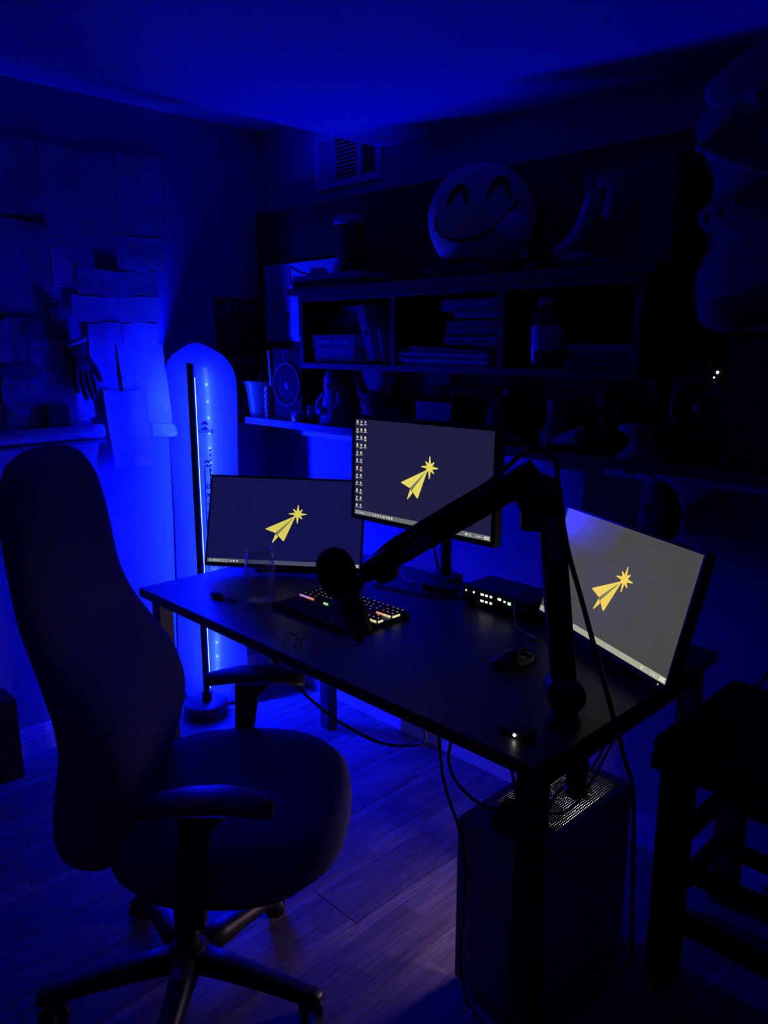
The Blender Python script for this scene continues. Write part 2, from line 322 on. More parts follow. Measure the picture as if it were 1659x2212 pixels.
# white panel with hinged door, fixed to the back panel
ep = thing('wall_cabinet_panel', 'pale hinged access panel on the black back panel left of the bookshelf', 'panel', (-2.6, 2.0, 1.52))
B().bb(-2.725, -2.25, 1.990, 2.0, 1.52, 1.822, .002).build('plate', mat('pale enamel', (.55, .55, .57), .5), ep)
B().prism([(-2.665, .0), (-2.655, .205), (-2.50, .212), (-2.50, .01)], .006, Mx(((1, 0, 0, 0), (0, 0, -1, 1.989), (0, 1, 0, 1.53), (0, 0, 0, 1)))).build('door', mat('door enamel', (.42, .42, .44), .5), ep)
B().bb(-2.655, -2.648, 1.980, 1.990, 1.63, 1.67).build('latch', BLK, ep)
B().ell((-2.648, 1.984, 1.712), (.006, .003, .006)).build('screw', BLK, ep)
B().bb(-2.585, -2.555, 1.979, 1.984, 1.605, 1.635, .003).build('key_lock', BLK, ep)
# ---------------------------------------------------------------- on top of the bookshelf
ZT = 1.704
bx = thing('flat_box', 'flat pale box lying on the left end of the bookshelf top under the tumbler', 'box', (-2.15, 1.88, ZT))
B().bb(-2.325, -1.975, 1.82, 1.97, ZT, ZT + .022, .002).build('body', BLK, bx)
B().bb(-2.322, -1.972, 1.818, 1.972, ZT + .022, ZT + .044, .003).build('lid', mat('pale card', (.3, .3, .32), .6), bx)
tb = thing('tumbler', 'tall dark tumbler with pale lid standing on the flat box', 'tumbler', (-2.078, 1.88, ZT + .044))
B().lathe([(0, 0), (.036, 0), (.04, .004), (.05, .150), (.05, .158), (0, .158)], (-2.078, 1.88, ZT + .044), 32).build('body', mat('dark glossy tumbler', (.03, .03, .035), .25), tb)
B().lathe([(0, .158), (.054, .158), (.056, .162), (.056, .178), (.05, .184), (0, .184)], (-2.078, 1.88, ZT + .044), 32).build('lid', mat('pale lid', (.3, .3, .3), .4), tb)
B().bb(-2.094, -2.066, 1.862, 1.898, ZT + .228, ZT + .236, .003).build('flip_tab', BLK, tb)
ca = B(); ca.tube(sm([(-2.34, 1.84, ZT + .004), (-2.352, 1.83, ZT + .05), (-2.325, 1.815, ZT + .075), (-2.29, 1.83, ZT + .058), (-2.27, 1.86, ZT + .05)]), .003)
solo(ca, 'thin_cable', BLK, 'thin black cable looped over the end of the flat box', 'cable', (-2.34, 1.84, ZT))
cw = B(); cw.lathe([(0, 0), (.03, 0), (.034, .010), (.028, .028), (.010, .033), (0, .033)], (-2.27, 1.90, ZT + .044), 20); solo(cw, 'small_puck', PAPER, 'small pale rounded puck on the flat box left of the tumbler', 'puck', (-2.27, 1.90, ZT + .044))
# yellow smiling pillow, facing the camera side of the room
PC = V((-1.512, 1.885, 1.862)); pn = V((.66, -.72, -.20)).normalized(); pxa = V((0, 0, 1)).cross(pn).normalized(); pya = pn.cross(pxa)
pl = thing('smiley_pillow', 'round yellow winking smiley pillow with tongue out on the bookshelf', 'pillow', (PC.x, PC.y, ZT))
PR, PT = .155, .066
def psurf(a, b2, off=0):
    r = math.hypot(a, b2); rr = min(r, .999); h = PT * (1 - rr ** 2.2) ** .62
    return PC + pxa * (a * PR) + pya * (b2 * PR) + pn * (h + off)
def pback(a, b2):
    r = min(math.hypot(a, b2), .999); return PC + pxa * (a * PR) + pya * (b2 * PR) - pn * (PT * (1 - r ** 2.2) ** .62)
rad = [.02, .15, .3, .45, .6, .72, .82, .9, .95, .98, .999]
def wob(k, r): return 1 + .012 * math.sin(k * .9) * max(0, r - .8) * 5
rings = [[psurf(r * wob(k, r) * math.cos(2 * PI * k / 48), r * wob(k, r) * math.sin(2 * PI * k / 48)) for k in range(48)] for r in rad]
rings += [[pback(r * math.cos(2 * PI * k / 48), r * math.sin(2 * PI * k / 48)) for k in range(48)] for r in rad[::-1]]
b = B(); b.loft(rings); b.build('cushion', YELP, pl)
FELT = mat('dark felt', (.02, .012, .01), .9)
def pstrip(b, pts, ws, off=.0025):
    pts = [V((*p, 0)) for p in pts]; A, C_ = [], []
    for i, p in enumerate(pts):
        d = (pts[min(i + 1, len(pts) - 1)] - pts[max(i - 1, 0)]).normalized(); n = V((-d.y, d.x, 0))
        A.append(p + n * ws[i]); C_.append(p - n * ws[i])
    b.loft([[psurf(q.x, q.y, off), psurf(r.x, r.y, off), psurf(r.x, r.y, -.003), psurf(q.x, q.y, -.003)] for q, r in zip(A, C_)], smooth=False)
def arc2(pts, n=6): return [(p.x, p.y) for p in sm([(a, c2, 0) for a, c2 in pts], n)]
e = arc2([(-.67, .25), (-.58, .46), (-.44, .58), (-.35, .54), (-.32, .31)]); b = B(); pstrip(b, e, [.010 + .052 * math.sin(PI * (i + .5) / len(e)) for i in range(len(e))]); b.build('eye', FELT, pl)
e = arc2([(.06, .40), (.15, .60), (.30, .71), (.42, .64), (.46, .40)]); b = B(); pstrip(b, e, [.010 + .056 * math.sin(PI * (i + .5) / len(e)) for i in range(len(e))]); b.build('eye', FELT, pl)
e = arc2([(-.87, .06), (-.85, -.12), (-.70, -.27), (-.40, -.33), (-.05, -.25), (.26, -.04), (.46, .17), (.62, .34)]); b = B(); pstrip(b, e, [.026] * len(e)); b.build('mouth', FELT, pl)
b = B(); tp = arc2([(.20, -.10), (.42, .10), (.55, .20), (.78, .10), (.86, -.10), (.82, -.30), (.66, -.42), (.48, -.38)], 4)
cx = sum(p[0] for p in tp) / len(tp); cy = sum(p[1] for p in tp) / len(tp)
b.loft([[psurf(cx + (x - cx) * s_, cy + (y - cy) * s_, o_) for x, y in tp] for s_, o_ in ((1, -.002), (1, .004), (.7, .006), (.3, .007), (.02, .007))]); b.build('tongue', TONG, pl)
b = B(); e = arc2([(-.62, -.78), (-.45, -.68), (-.20, -.64), (.06, -.68), (.24, -.76)]); pstrip(b, e, [.016] * len(e)); b.build('lower_seam', FELT, pl)
b = B(); b.box(psurf(.80, -.58, .004), (.022, .002, .028), basis(pxa, pn, -pya) @ Mx.Rotation(.5, 3, 'Y')); b.build('care_tag', TONG, pl)
tn = thing('toothed_strip', 'low black toothed strip lying on the bookshelf in front of the smiley pillow', 'ornament', (-1.55, 1.815, ZT))
B().bb(-1.68, -1.40, 1.806, 1.822, ZT, ZT + .026, .002).build('bar', BLKM, tn)
for k in range(7): B().bb(-1.675 + k * .039, -1.650 + k * .039, 1.806, 1.822, ZT + .024, ZT + .034 + .005 * (k % 3), .003).build('tooth', BLKM, tn)
# right half of the bookshelf top
PALEB = mat('greyish card box', (.10, .10, .105), .7, var=.12)
def carton(name, x0, x1, y0, y1, z0, z1, m, label, group=None):
    t = thing(name, label, 'box', ((x0 + x1) / 2, (y0 + y1) / 2, z0), group=group)
    B().bb(x0, x1, y0, y1, z0, z1 - .002, .002).build('body', m, t)
    B().bb(x0 + .004, (x0 + x1) / 2 - .001, y0 + .002, y1 - .002, z1 - .002, z1, 0).build('flap', m, t); B().bb((x0 + x1) / 2 + .001, x1 - .004, y0 + .002, y1 - .002, z1 - .002, z1, 0).build('flap', m, t)
carton('cardboard_box', -1.19, -1.03, 1.90, 1.985, ZT, 1.945, PALEB, 'grey card box standing behind the pale boot ornament on the bookshelf')
carton('cardboard_box', -1.015, -.925, 1.88, 1.985, ZT, 1.955, PALEB, 'taller narrow grey box at the right end of the bookshelf top')
bt = thing('boot_ornament', 'pale boot-shaped stuffed ornament lying against the grey boxes', 'ornament', (-1.11, 1.85, ZT))
b = B(); b.tube(sm([(-1.225, 1.835, 1.745), (-1.19, 1.84, 1.752), (-1.150, 1.845, 1.79), (-1.125, 1.85, 1.84), (-1.108, 1.85, 1.885)], 5), [.006, .016, .020, .022, .022, .022, .023, .024, .025, .026, .027, .028, .028, .029, .030, .030, .030, .031, .031, .030, .006], 16); b.build('boot', mat('pale felt', (.22, .22, .23), .9), bt)
b = B(); b.tube(sm([(-1.10, 1.835, 1.895), (-1.068, 1.84, 1.90), (-1.062, 1.84, 1.86), (-1.075, 1.838, 1.815)], 5), [.010] + [.019] * 14 + [.008], 14); b.build('side_flap', MATS['pale felt'], bt)
b = B(); b.ell((-1.16, 1.845, ZT + .022), (.05, .03, .022)); b.build('sole_pad', MATS['pale felt'], bt)
for nm, x0, x1, lb in (('name_badge', -1.30, -1.262, 'small badge with faint print lying on the bookshelf left of the boot'), ('name_badge', -1.10, -1.035, 'wide badge with faint print lying on the bookshelf under the boot')):
    t = thing(nm, lb, 'badge', ((x0 + x1) / 2, 1.812, ZT)); B().bb(x0, x1, 1.808, 1.812, ZT, ZT + .022).build('plate', BLK, t)
    for k in range(4): B().bb(x0 + .006 + k * (x1 - x0 - .012) / 4, x0 + .006 + (k + .7) * (x1 - x0 - .012) / 4, 1.8065, 1.808, ZT + .007, ZT + .015).build('letter', mat('dim print', (.25, .25, .27), .6), t)
# ---------------------------------------------------------------- inside the bookshelf
Z0 = 1.444
def book(x0, x1, z0, z1, m, label, y0=1.84, y1=1.98, print_m=None, group='books in the bookshelf', mx=None):
    t = thing('book', label, 'book', ((x0 + x1) / 2, y0, z0), group=group)
    X = mx or Mx()
    B(X).bb(x0, x1, y0, y0 + .003, z0, z1, .001).build('spine', m, t)
    B(X).bb(x0, x1, y0 + .003, y1, z1 - .002, z1).build('cover', m, t); B(X).bb(x0, x1, y0 + .003, y1, z0, z0 + .002).build('cover', m, t)
    B(X).bb(x0 + .003, x1 - .003, y0 + .0035, y1 - .004, z0 + .002, z1 - .002).build('pages', PAPER, t)
    if print_m:
        for a, c2 in ((.12, .42), (.52, .86)): B(X).bb(x0 + (x1 - x0) * a, x0 + (x1 - x0) * c2, y0 - .0006, y0, z0 + (z1 - z0) * .3, z0 + (z1 - z0) * .62).build('title_print', print_m, t)
    return t
PRN = mat('spine print', (.16, .16, .16), .6); DPRN = mat('dark spine print', (.03, .03, .03), .6)
GB = [mat('book cloth %s' % n, c, .6, var=.1) for n, c in (('pale', (.30, .30, .32)), ('mid', (.12, .12, .13)), ('dark', (.03, .03, .035)), ('white', (.5, .5, .5)), ('slate', (.07, .07, .08)))]
book(-2.235, -2.02, Z0, Z0 + .050, GB[1], 'thick pale book lying at the bottom of the left compartment', 1.842)
book(-2.24, -2.01, Z0 + .051, Z0 + .098, GB[2], 'dark book with two title panels lying on the thick pale book', 1.838, print_m=PRN)
book(-2.16, -1.99, Z0 + .168, Z0 + .198, GB[4], 'slim book lying high at the back of the left compartment', 1.90, 1.985)
carton('storage_tin', -2.235, -2.0, 1.895, 1.985, Z0 + .099, Z0 + .166, GB[2], 'dark tin box behind the books in the left compartment')
RY = Mx.Translation((-1.905, 0, Z0 + .004)) @ Mx.Rotation(math.radians(-19), 4, 'Y')
book(-.036, 0, .010, .205, GB[1], 'tall binder leaning to the left in the bookshelf', 1.838, 1.98, mx=RY)
B(RY).ell((-.018, 1.8375, .11), (.010, .0015, .010)).build('finger_hole', BLKM, bpy.data.objects[[o.name for o in S.objects if o.name.startswith('book')][-1]])
RY2 = Mx.Translation((-1.865, 0, Z0 + .002)) @ Mx.Rotation(math.radians(-14), 4, 'Y')
book(-.013, 0, .004, .118, GB[1], 'thin booklet leaning beside the binder', 1.84, 1.96, mx=RY2)
zz = Z0 + .052
for i, (h, x0, m, pr_, lb) in enumerate(((.011, -1.50, GB[1], None, 'thin short booklet at the bottom of the book stack'), (.024, -1.612, GB[0], DPRN, 'pale book low in the stack of the middle compartment'), (.022, -1.612, GB[2], PRN, 'dark book in the middle of the stack in the middle compartment'), (.018, -1.60, GB[2], None, 'thin black book below the grey book in the stack'), (.022, -1.575, GB[1], PRN, 'grey book second from the top of the stack'), (.034, -1.63, GB[4], PRN, 'thick dark book on top of the stack'))):
    book(x0, -1.412 - .004 * (i % 2), zz, zz + h, m, lb, 1.84 + .003 * (i % 3), print_m=pr_); zz += h + .0012 + (.004 if i in (1, 3) else 0)
ps = thing('paper_stack', 'loose stack of papers lying under the book stack in the middle compartment', 'papers', (-1.6, 1.9, Z0))
for k in range(16):
    z = Z0 + .003 * k; dx = .010 * math.sin(k * 1.7) - .0014 * k; cu = .012 * k / 16
    X = Mx.Translation((0, 0, 0)); b = B(); n = 8; x0, x1 = -1.772 + dx + .05 * (k > 10), -1.425 + dx * .5
    ring = [[V((x0 + (x1 - x0) * i / n, 1.825 + .004 * math.sin(k), z + cu * (1 - i / n) ** 2 + (0 if s_ else .0022))) for s_ in (0, 1)] + [V((x0 + (x1 - x0) * i / n, 1.985, z + cu * (1 - i / n) ** 2 + (.0022 if s_ else 0))) for s_ in (0, 1)] for i in range(n + 1)]
    b.loft(ring, smooth=False); b.build('sheet', PAPER, ps)
GRN = mat('green felt ball', (.16, .34, .12), .9, var=.08)
b = B().ell((-1.795, 1.852, Z0 + .028), (.028, .028, .028)); solo(b, 'ball', GRN, 'green ball at the left end of the paper stack', 'ball', (-1.795, 1.852, Z0), 'green balls')
b = B().ell((-1.742, 1.905, Z0 + .036), (.027, .027, .027)); solo(b, 'ball', GRN, 'second green ball tucked behind the paper stack', 'ball', (-1.742, 1.905, Z0 + .009), 'green balls')
jr = thing('plastic_bottle', 'tall bottle with pale label and ribbed cap in the right part of the bookshelf', 'bottle', (-1.262, 1.875, Z0))
B().lathe([(0, 0), (.042, 0), (.047, .006), (.047, .135), (.040, .152), (.024, .160), (.024, .168), (0, .168)], (-1.262, 1.875, Z0), 32).build('body', mat('dark clear plastic', (.05, .05, .055), .2), jr)
B().lathe([(.0474, .050), (.0478, .051), (.0478, .114), (.0474, .115)], (-1.262, 1.875, Z0), 32, caps=False).build('label', mat('bottle label', (.5, .5, .52), .5, var=.15), jr)
for k in range(4): B().bb(-1.292, -1.264 + .004 * (k % 2), 1.8322, 1.8336, Z0 + .088 - k * .007, Z0 + .0905 - k * .007).build('print_line', DPRN, jr)
b = B(); b.lathe([(0, .166), (.030, .166), (.0315, .168), (.0315, .190), (.029, .193), (0, .193)], (-1.262, 1.875, Z0), 40)
b.build('cap', mat('silver cap', (.5, .5, .5), .3, .8), jr)
for k in range(3): B().lathe([(.0325, .169 + .008 * k), (.0325, .172 + .008 * k)], (-1.262, 1.875, Z0), 40).build('cap_rib', MATS['silver cap'], jr)
b = B()
for k in range(9): b.ell((-1.262 + .03 * math.cos(k * 2.3) * (.4 + .06 * k), 1.86 - .012 * math.sin(k), Z0 + .014 + .004 * (k % 4)), (.010, .008, .008), 8)
b.build('contents', mat('greenish pills', (.2, .3, .22), .6), jr, kind='stuff')
book(-1.185, -.988, Z0, Z0 + .022, GB[1], 'pale-spined book lying at the bottom of the right compartment', 1.84, print_m=DPRN)
book(-1.18, -.984, Z0 + .023, Z0 + .048, GB[2], 'black book lying between two paler books in the right compartment', 1.845)
book(-1.182, -.982, Z0 + .049, Z0 + .066, GB[4], 'slate book lying on top in the right compartment', 1.842, print_m=PRN)
# ---------------------------------------------------------------- standing on the ledge
Y_ = 1.885
cp = thing('plastic_cup', 'tapered green plastic cup with straw at the left end of the ledge', 'cup', (-2.625, Y_, LT))
B().lathe([(0, 0), (.058, 0), (.062, .006), (.078, .112), (.085, .132), (.088, .138), (.088, .142), (.083, .142), (.074, .112), (.056, .008), (0, .008)], (-2.625, Y_, LT), 36).build('body', mat('green plastic', (.05, .13, .055), .25), cp)
B().cyl((-2.635, Y_, LT + .01), (-2.640, Y_ + .01, LT + .180), .0035, n=10).build('straw', PAPER, cp)
cn = thing('small_can', 'small shiny can in front of the tapered green cup', 'can', (-2.675, 1.838, LT))
B().lathe([(0, 0), (.024, 0), (.026, .003), (.026, .056), (.024, .059), (.022, .056), (0, .056)], (-2.672, 1.835, LT), 28).build('body', mat('brushed tin', (.5, .5, .52), .3, .9), cn)
B().lathe([(.0265, .010), (.0265, .046)], (-2.672, 1.835, LT), 28, caps=False).build('label', GB[0], cn)
st = thing('coin_stack', 'tall wobbly stack of thin discs between the green cup and the left speaker', 'stack', (-2.53, 1.845, LT))
for k in range(17): B().lathe([(0, 0), (.013, 0), (.013, .0066), (0, .0066)], (-2.532 + .003 * math.sin(k * 2.1), 1.845, LT + .0073 * k), 20).build('disc', MATS['brushed tin'], st)
def loudspeaker(name, x0, x1, y0, y1, z1, label, sm_=False):
    t = thing(name, label, 'speaker', ((x0 + x1) / 2, (y0 + y1) / 2, LT)); xc = (x0 + x1) / 2; zc = LT + (z1 - LT) * .49; r = (x1 - x0) * .445
    B().bb(x0, x1, y0, y1, LT, z1, .008).build('cabinet', mat('speaker vinyl', (.006, .006, .007), .7, spec=.1), t)
    RX = Mx.Rotation(PI / 2, 3, 'X')
    B().lathe([(r * 1.08, -.002), (r * 1.08, .004), (r * .96, .006), (r * .94, -.002)], (xc, y0, zc), 44, RX, False).build('driver_ring', mat('speaker ring', (.03, .03, .035), .5, spec=.2), t)
    B().lathe([(r * .94, .003), (r * .86, .005), (r * .8, .001), (r * .3, -.012), (.0, -.014)], (xc, y0 - .0, zc), 40, RX, False).build('cone', mat('speaker cone', (.005, .005, .006), .8, spec=.1), t)
    B().ell((xc, y0 + .008, zc), (r * .28, .014, r * .28)).build('dust_cap', BLK, t)
    zt = LT + (z1 - LT) * .885; r2 = r * .26
    B().lathe([(r2 * 1.2, -.001), (r2 * 1.2, .003), (r2, .004), (r2 * .5, -.004), (0, -.004)], (xc, y0, zt), 32, RX, False).build('tweeter', MATS['speaker ring'], t)
    return t
loudspeaker('bookshelf_speaker', -2.515, -2.335, 1.86, 1.985, 1.497, 'black speaker with round driver at the left of the ledge, under the pale panel')
ps2 = thing('picture_frame', 'thin pale frame leaning behind the left speaker', 'frame', (-2.52, 1.845, LT))
b = B(); b.loft([[V((x_, y_, z_)) for x_, z_ in ((-2.530, LT + .002), (-2.515, LT + .002), (-2.528, LT + .12), (-2.540, LT + .26), (-2.548, LT + .26), (-2.540, LT + .12))] for y_ in (1.862, 1.868)], smooth=False); b.build('edge_strip', mat('pale edge', (.35, .35, .37), .4), ps2)
for nm, x_, y_, r, h, lb in (('tin', -2.315, 1.835, .034, .034, 'short wide tin left of the bearded statue on the ledge'), ('tin', -2.262, 1.845, .016, .062, 'slim tall tin beside the short wide tin'), ('tin', -2.232, 1.862, .014, .082, 'slimmest tin touching the bearded statue')):
    t = thing(nm, lb, 'tin', (x_, y_, LT)); B().lathe([(0, 0), (r, 0), (r, h - .006), (0, h - .006)], (x_, y_, LT), 28).build('body', MATS['brushed tin'], t); B().lathe([(0, h - .006), (r * 1.04, h - .006), (r * 1.04, h), (0, h)], (x_, y_, LT), 28).build('lid', GB[0], t)
STN = mat('grey stoneware', (.20, .20, .21), .7, var=.15, scale=40, bump=.2)
sx, sy = -2.165, 1.885
sc_ = thing('statuette', 'grey statuette of a seated hunched figure on the ledge left of the centre monitor', 'statuette', (sx, sy, LT))
b = B(); b.lathe([(0, 0), (.062, 0), (.066, .01), (.063, .06), (.052, .10), (.045, .125), (.030, .140), (.026, .146), (0, .148)], (sx, sy, LT), 26, sy=.8)
b.ell((sx - .008, sy - .004, LT + .160), (.036, .036, .040)); b.ell((sx - .014, sy - .014, LT + .135), (.028, .026, .036)); b.tube(sm([(sx - .035, sy - .02, LT + .11), (sx - .058, sy - .03, LT + .075), (sx - .045, sy - .045, LT + .045), (sx - .01, sy - .05, LT + .05)], 5), [.014] * 15 + [.010], 12)
b.tube(sm([(sx + .04, sy - .02, LT + .11), (sx + .055, sy - .03, LT + .07), (sx + .03, sy - .05, LT + .045)], 5), .013, 12); b.build('body', STN, sc_)
b = B(); b.ell((sx - .044, sy - .012, LT + .155), (.010, .008, .008), 10); b.build('nose', STN, sc_)
b = B().lathe([(0, .0), (.070, .0), (.072, .012), (.066, .018), (0, .018)], (sx, sy, LT), 26, sy=.85); b.build('plinth', STN, sc_)
B().ell((sx - .048, sy - .028, LT + .098), (.005, .008, .009), 10).build('pipe_hole', BLKM, sc_)
bx_, by_ = -1.935, 1.885
pt = thing('horned_plush', 'dark plush toy with two upright pointed horns behind the centre monitor', 'plush toy', (bx_, by_, LT))
b = B(); b.ell((bx_ + .01, by_, LT + .045), (.085, .06, .05)); b.ell((bx_, by_ - .02, LT + .085), (.060, .05, .045)); b.build('body', DARKP, pt)
for s_ in (-1, 1):
    b = B(); b.tube(sm([(bx_ + s_ * .025, by_ - .015, LT + .095), (bx_ + s_ * .060, by_ - .018, LT + .115), (bx_ + s_ * .083, by_ - .02, LT + .155), (bx_ + s_ * .092 + (.0 if s_ < 0 else .006), by_ - .02, LT + .180)], 6), [.030 - .0014 * k for k in range(18)] + [.003], 14); b.build('horn', GREYP, pt)
for s_ in (-1, 1): B().ell((bx_ + s_ * .02, by_ - .066, LT + .092), (.005, .004, .005), 10).build('eye', BLK, pt)
pm_ = thing('plaque', 'faint dark plaque standing at the back of the ledge under the bookshelf', 'plaque', (-1.62, 1.975, LT))
B().bb(-1.76, -1.50, 1.965, 1.985, LT, LT + .150, .004).build('board', GB[2], pm_)
B().bb(-1.745, -1.60, 1.961, 1.965, LT + .100, LT + .106).build('title_line', GB[1], pm_)
B().bb(-1.535, -1.512, 1.960, 1.965, LT + .10, LT + .142, .002).build('emblem', GB[1], pm_)
cb = thing('black_canister', 'square black canister with light painted on its left edge, holding pens behind the centre monitor', 'canister', (-1.64, 1.87, LT))
for a in (((-1.715, -1.711), (1.83, 1.91)), ((-1.574, -1.570), (1.83, 1.91))): B().bb(*a[0], *a[1], LT, LT + .108).build('side_wall', BLK if a[0][0] > -1.7 else mat('painted lit edge', (.45, .45, .47), .3), cb)  # left side wall is black too; lamp light on it is put into the colour
for y_ in (1.83, 1.906): B().bb(-1.711, -1.574, y_, y_ + .004, LT, LT + .108).build('wall', BLK, cb)
B().bb(-1.711, -1.574, 1.834, 1.906, LT, LT + .004).build('bottom', BLK, cb)
for k, (px_, h, m) in enumerate(((-1.655, .145, BLK), (-1.632, .138, CHR), (-1.612, .128, CHR))):
    t = thing('pen', ('black pen standing in the square canister', 'longer silver pen standing in the square canister', 'shorter silver pen standing in the square canister')[k], 'pen', (px_, 1.86, LT + .004), group='pens in the canister')
    B().cyl((px_, 1.86, LT + .004), (px_ + .012, 1.868, LT + h), .0042, n=10).build('barrel', BLK, t); B().cyl((px_ + .012, 1.868, LT + h), (px_ + .0132, 1.8688, LT + h + .014), .0034, n=8).build('clip_end', m, t)
# small figures on the right part of the ledge
def robot(x_, y_, label):
    t = thing('toy_figure', label, 'figure', (x_, y_, LT)); m = GB[2]
    b = B(); b.ell((x_, y_, LT + .105), (.030, .026, .034)); b.ell((x_, y_, LT + .060), (.026, .022, .03))
    for s_ in (-1, 1): b.tube([(x_ + s_ * .014, y_, LT + .045), (x_ + s_ * .018, y_ - .004, LT + .01)], [.011, .010], 10); b.tube(sm([(x_ + s_ * .022, y_, LT + .075), (x_ + s_ * .046, y_ - .01, LT + .065), (x_ + s_ * .050, y_ - .02, LT + .045)]), .0085, 10)
    b.build('body', m, t); b = B()
    for s_ in (-1, 1): b.box((x_ + s_ * .018, y_ - .004, LT + .006), (.022, .036, .012), bev=.003)
    b.build('feet', m, t)
    b = B(); b.ell((x_ - .034, y_ - .008, LT + .135), (.010, .008, .014)); b.build('ear', GB[1], t); b = B(); b.ell((x_ + .034, y_ - .006, LT + .145), (.022, .01, .014)); b.build('ear', GB[1], t)
    for s_ in (-1, 1): B().ell((x_ + s_ * .012, y_ - .026, LT + .11), (.005, .003, .006), 10).build('eye', BLK, t)
robot(-1.435, 1.90, 'small dark toy figure with two ears on the ledge behind the centre monitor')
x_, y_ = -1.402, 1.842
t = thing('pale_plush', 'small pale gourd-shaped plush at the right corner of the centre monitor', 'plush toy', (x_, y_, LT))
B().lathe([(0, 0), (.022, .002), (.037, .02), (.040, .036), (.033, .056), (.027, .068), (.029, .082), (.027, .098), (.015, .110), (0, .113)], (x_, y_, LT), 24).build('body', PLUSH, t)
for s_ in (-1, 1): B().ell((x_ + s_ * .009 - .006, y_ - .027, LT + .086), (.003, .0025, .003), 8).build('eye', BLK, t)
t = B().ell((-1.352, 1.822, LT + .017), (.038, .020, .017)); solo(t, 'oval_stone', STN, 'smooth oval stone lying on the ledge right of the pale plush', 'stone', (-1.352, 1.822, LT))
t = thing('vase', 'tall dim narrow-necked vase on the ledge', 'vase', (-1.215, 1.87, LT)); B().lathe([(0, 0), (.046, 0), (.052, .012), (.048, .04), (.034, .065), (.028, .09), (.027, .125), (.030, .135), (.026, .135), (.022, .09), (0, .085)], (-1.215, 1.87, LT), 30).build('body', GB[4], t); B().ring((-1.215, 1.87, LT + .135), Mx.Identity(3), .028, .003).build('rim', GB[4], t)
x_, y_ = -1.155, 1.83
t = thing('seashell', 'ribbed grey seashell leaning on the ledge right of the vase', 'seashell', (x_, y_, LT)); b = B()
rg = []
for i in range(9):
    f = i / 8; rg.append([V((x_ - .05 + .10 * f, y_, LT + .024 + .022 * f)) + V((0, math.cos(a) * (.006 + .030 * f ** .7), math.sin(a) * (.006 + .020 * f ** .7))) * (1 + .07 * math.cos(8 * a)) for a in [2 * PI * k / 48 for k in range(48)]])
b.loft(rg); b.build('shell', STN, t); B().tube(sm([(x_ - .056, y_ - .012, LT + .022), (x_ - .045, y_ - .02, LT + .036), (x_ - .035, y_ - .022, LT + .048)]), .0025, 8).build('lip', mat('shell lip', (.4, .4, .42), .3), t)
x_, y_ = -1.072, 1.88
t = thing('bobble_figure', 'thin dark figurine with a small round head near the paper spool', 'figure', (x_, y_, LT)); b = B(); b.lathe([(0, 0), (.030, 0), (.030, .006), (.010, .014), (.016, .05), (.022, .085), (.012, .104), (0, .106)], (x_, y_, LT), 22)
for s_ in (-1, 1): b.tube(sm([(x_ + s_ * .016, y_, LT + .092), (x_ + s_ * .036, y_ - .006, LT + .10), (x_ + s_ * .046, y_ - .008, LT + .125)]), .006, 9)
b.build('body', GB[2], t); B().ell((x_ - .004, y_, LT + .136), (.022, .020, .030)).build('head', GB[4], t)
for s_ in (-1, 1): B().ell((x_ + s_ * .047, y_ - .008, LT + .128), (.005, .005, .005), 10).build('hand', GB[1], t)
t = thing('thread_spool', 'pale waisted spool standing on the ledge left of the right speaker', 'spool', (-.945, 1.855, LT))
B().lathe([(0, 0), (.062, 0), (.062, .010), (.042, .026), (.038, .040), (.042, .056), (.062, .072), (.062, .084), (0, .084)], (-.945, 1.855, LT), 36).build('core', mat('pale wood', (.16, .15, .15), .6), t)
for z_ in (0, .079): B().lathe([(0, z_), (.064, z_), (.064, z_ + .006), (.012, z_ + .006)], (-.945, 1.855, LT), 36).build('flange', MATS['pale wood'], t)
sp = loudspeaker('round_speaker', -.885, -.735, 1.855, 1.985, 1.50, 'dim speaker with big round driver near the ledge right end, small white light above')
B().ell((-.772, 1.850, 1.446), (.0035, .003, .0035), 10).build('status_light', glow('white led', (1, .95, .8), 3.0), sp); B().ell((-.779, 1.850, 1.434), (.0022, .002, .0022), 8).build('status_light', MATS['white led'], sp)
bb_ = thing('speaker_box', 'large plain black box standing on the ledge under the plush pile at the right edge', 'box', (-.53, 1.9, LT))
B().bb(-.73, -.30, 1.80, 1.99, LT, 1.535, .006).build('cabinet', BLKM, bb_)
B().bb(-.72, -.31, 1.796, 1.80, LT + .01, 1.525).build('grille_cloth', BLKM, bb_)
B().bb(-.733, -.73, 1.80, 1.82, LT, 1.535).build('edge_trim', BLK, bb_)
# ---------------------------------------------------------------- plush pile at the right edge
t = thing('large_plush', 'large pale plush animal with rounded snout sitting on the black box at the right edge', 'plush toy', (-.60, 1.86, 1.535))
prf = [(.0, 1.536), (.18, 1.538), (.225, 1.56), (.245, 1.61), (.248, 1.66), (.238, 1.695), (.226, 1.722), (.232, 1.755), (.240, 1.785), (.234, 1.815), (.224, 1.845), (.228, 1.885), (.250, 1.93), (.270, 1.97), (.272, 2.0), (.25, 2.028), (.17, 2.045), (.0, 2.05)]
sp_ = sm([(r, 0, z) for r, z in prf], 3)
b = B(); b.lathe([(p.x, p.z) for p in sp_], (-.60, 1.87, 0), 40, sy=.42); b.ell((-.66, 1.80, 1.785), (.165, .06, .058), 24); b.build('body', PLUSH, t)
for x_, z_ in ((-.792, 1.779), (-.757, 1.781)): B().ell((x_, 1.764 if x_ < -.77 else 1.752, z_), (.007, .005, .010), 12).build('nostril', BLK, t)
B().ell((-.722, 1.750, 1.806), (.011, .006, .012), 14).build('eye', BLK, t)
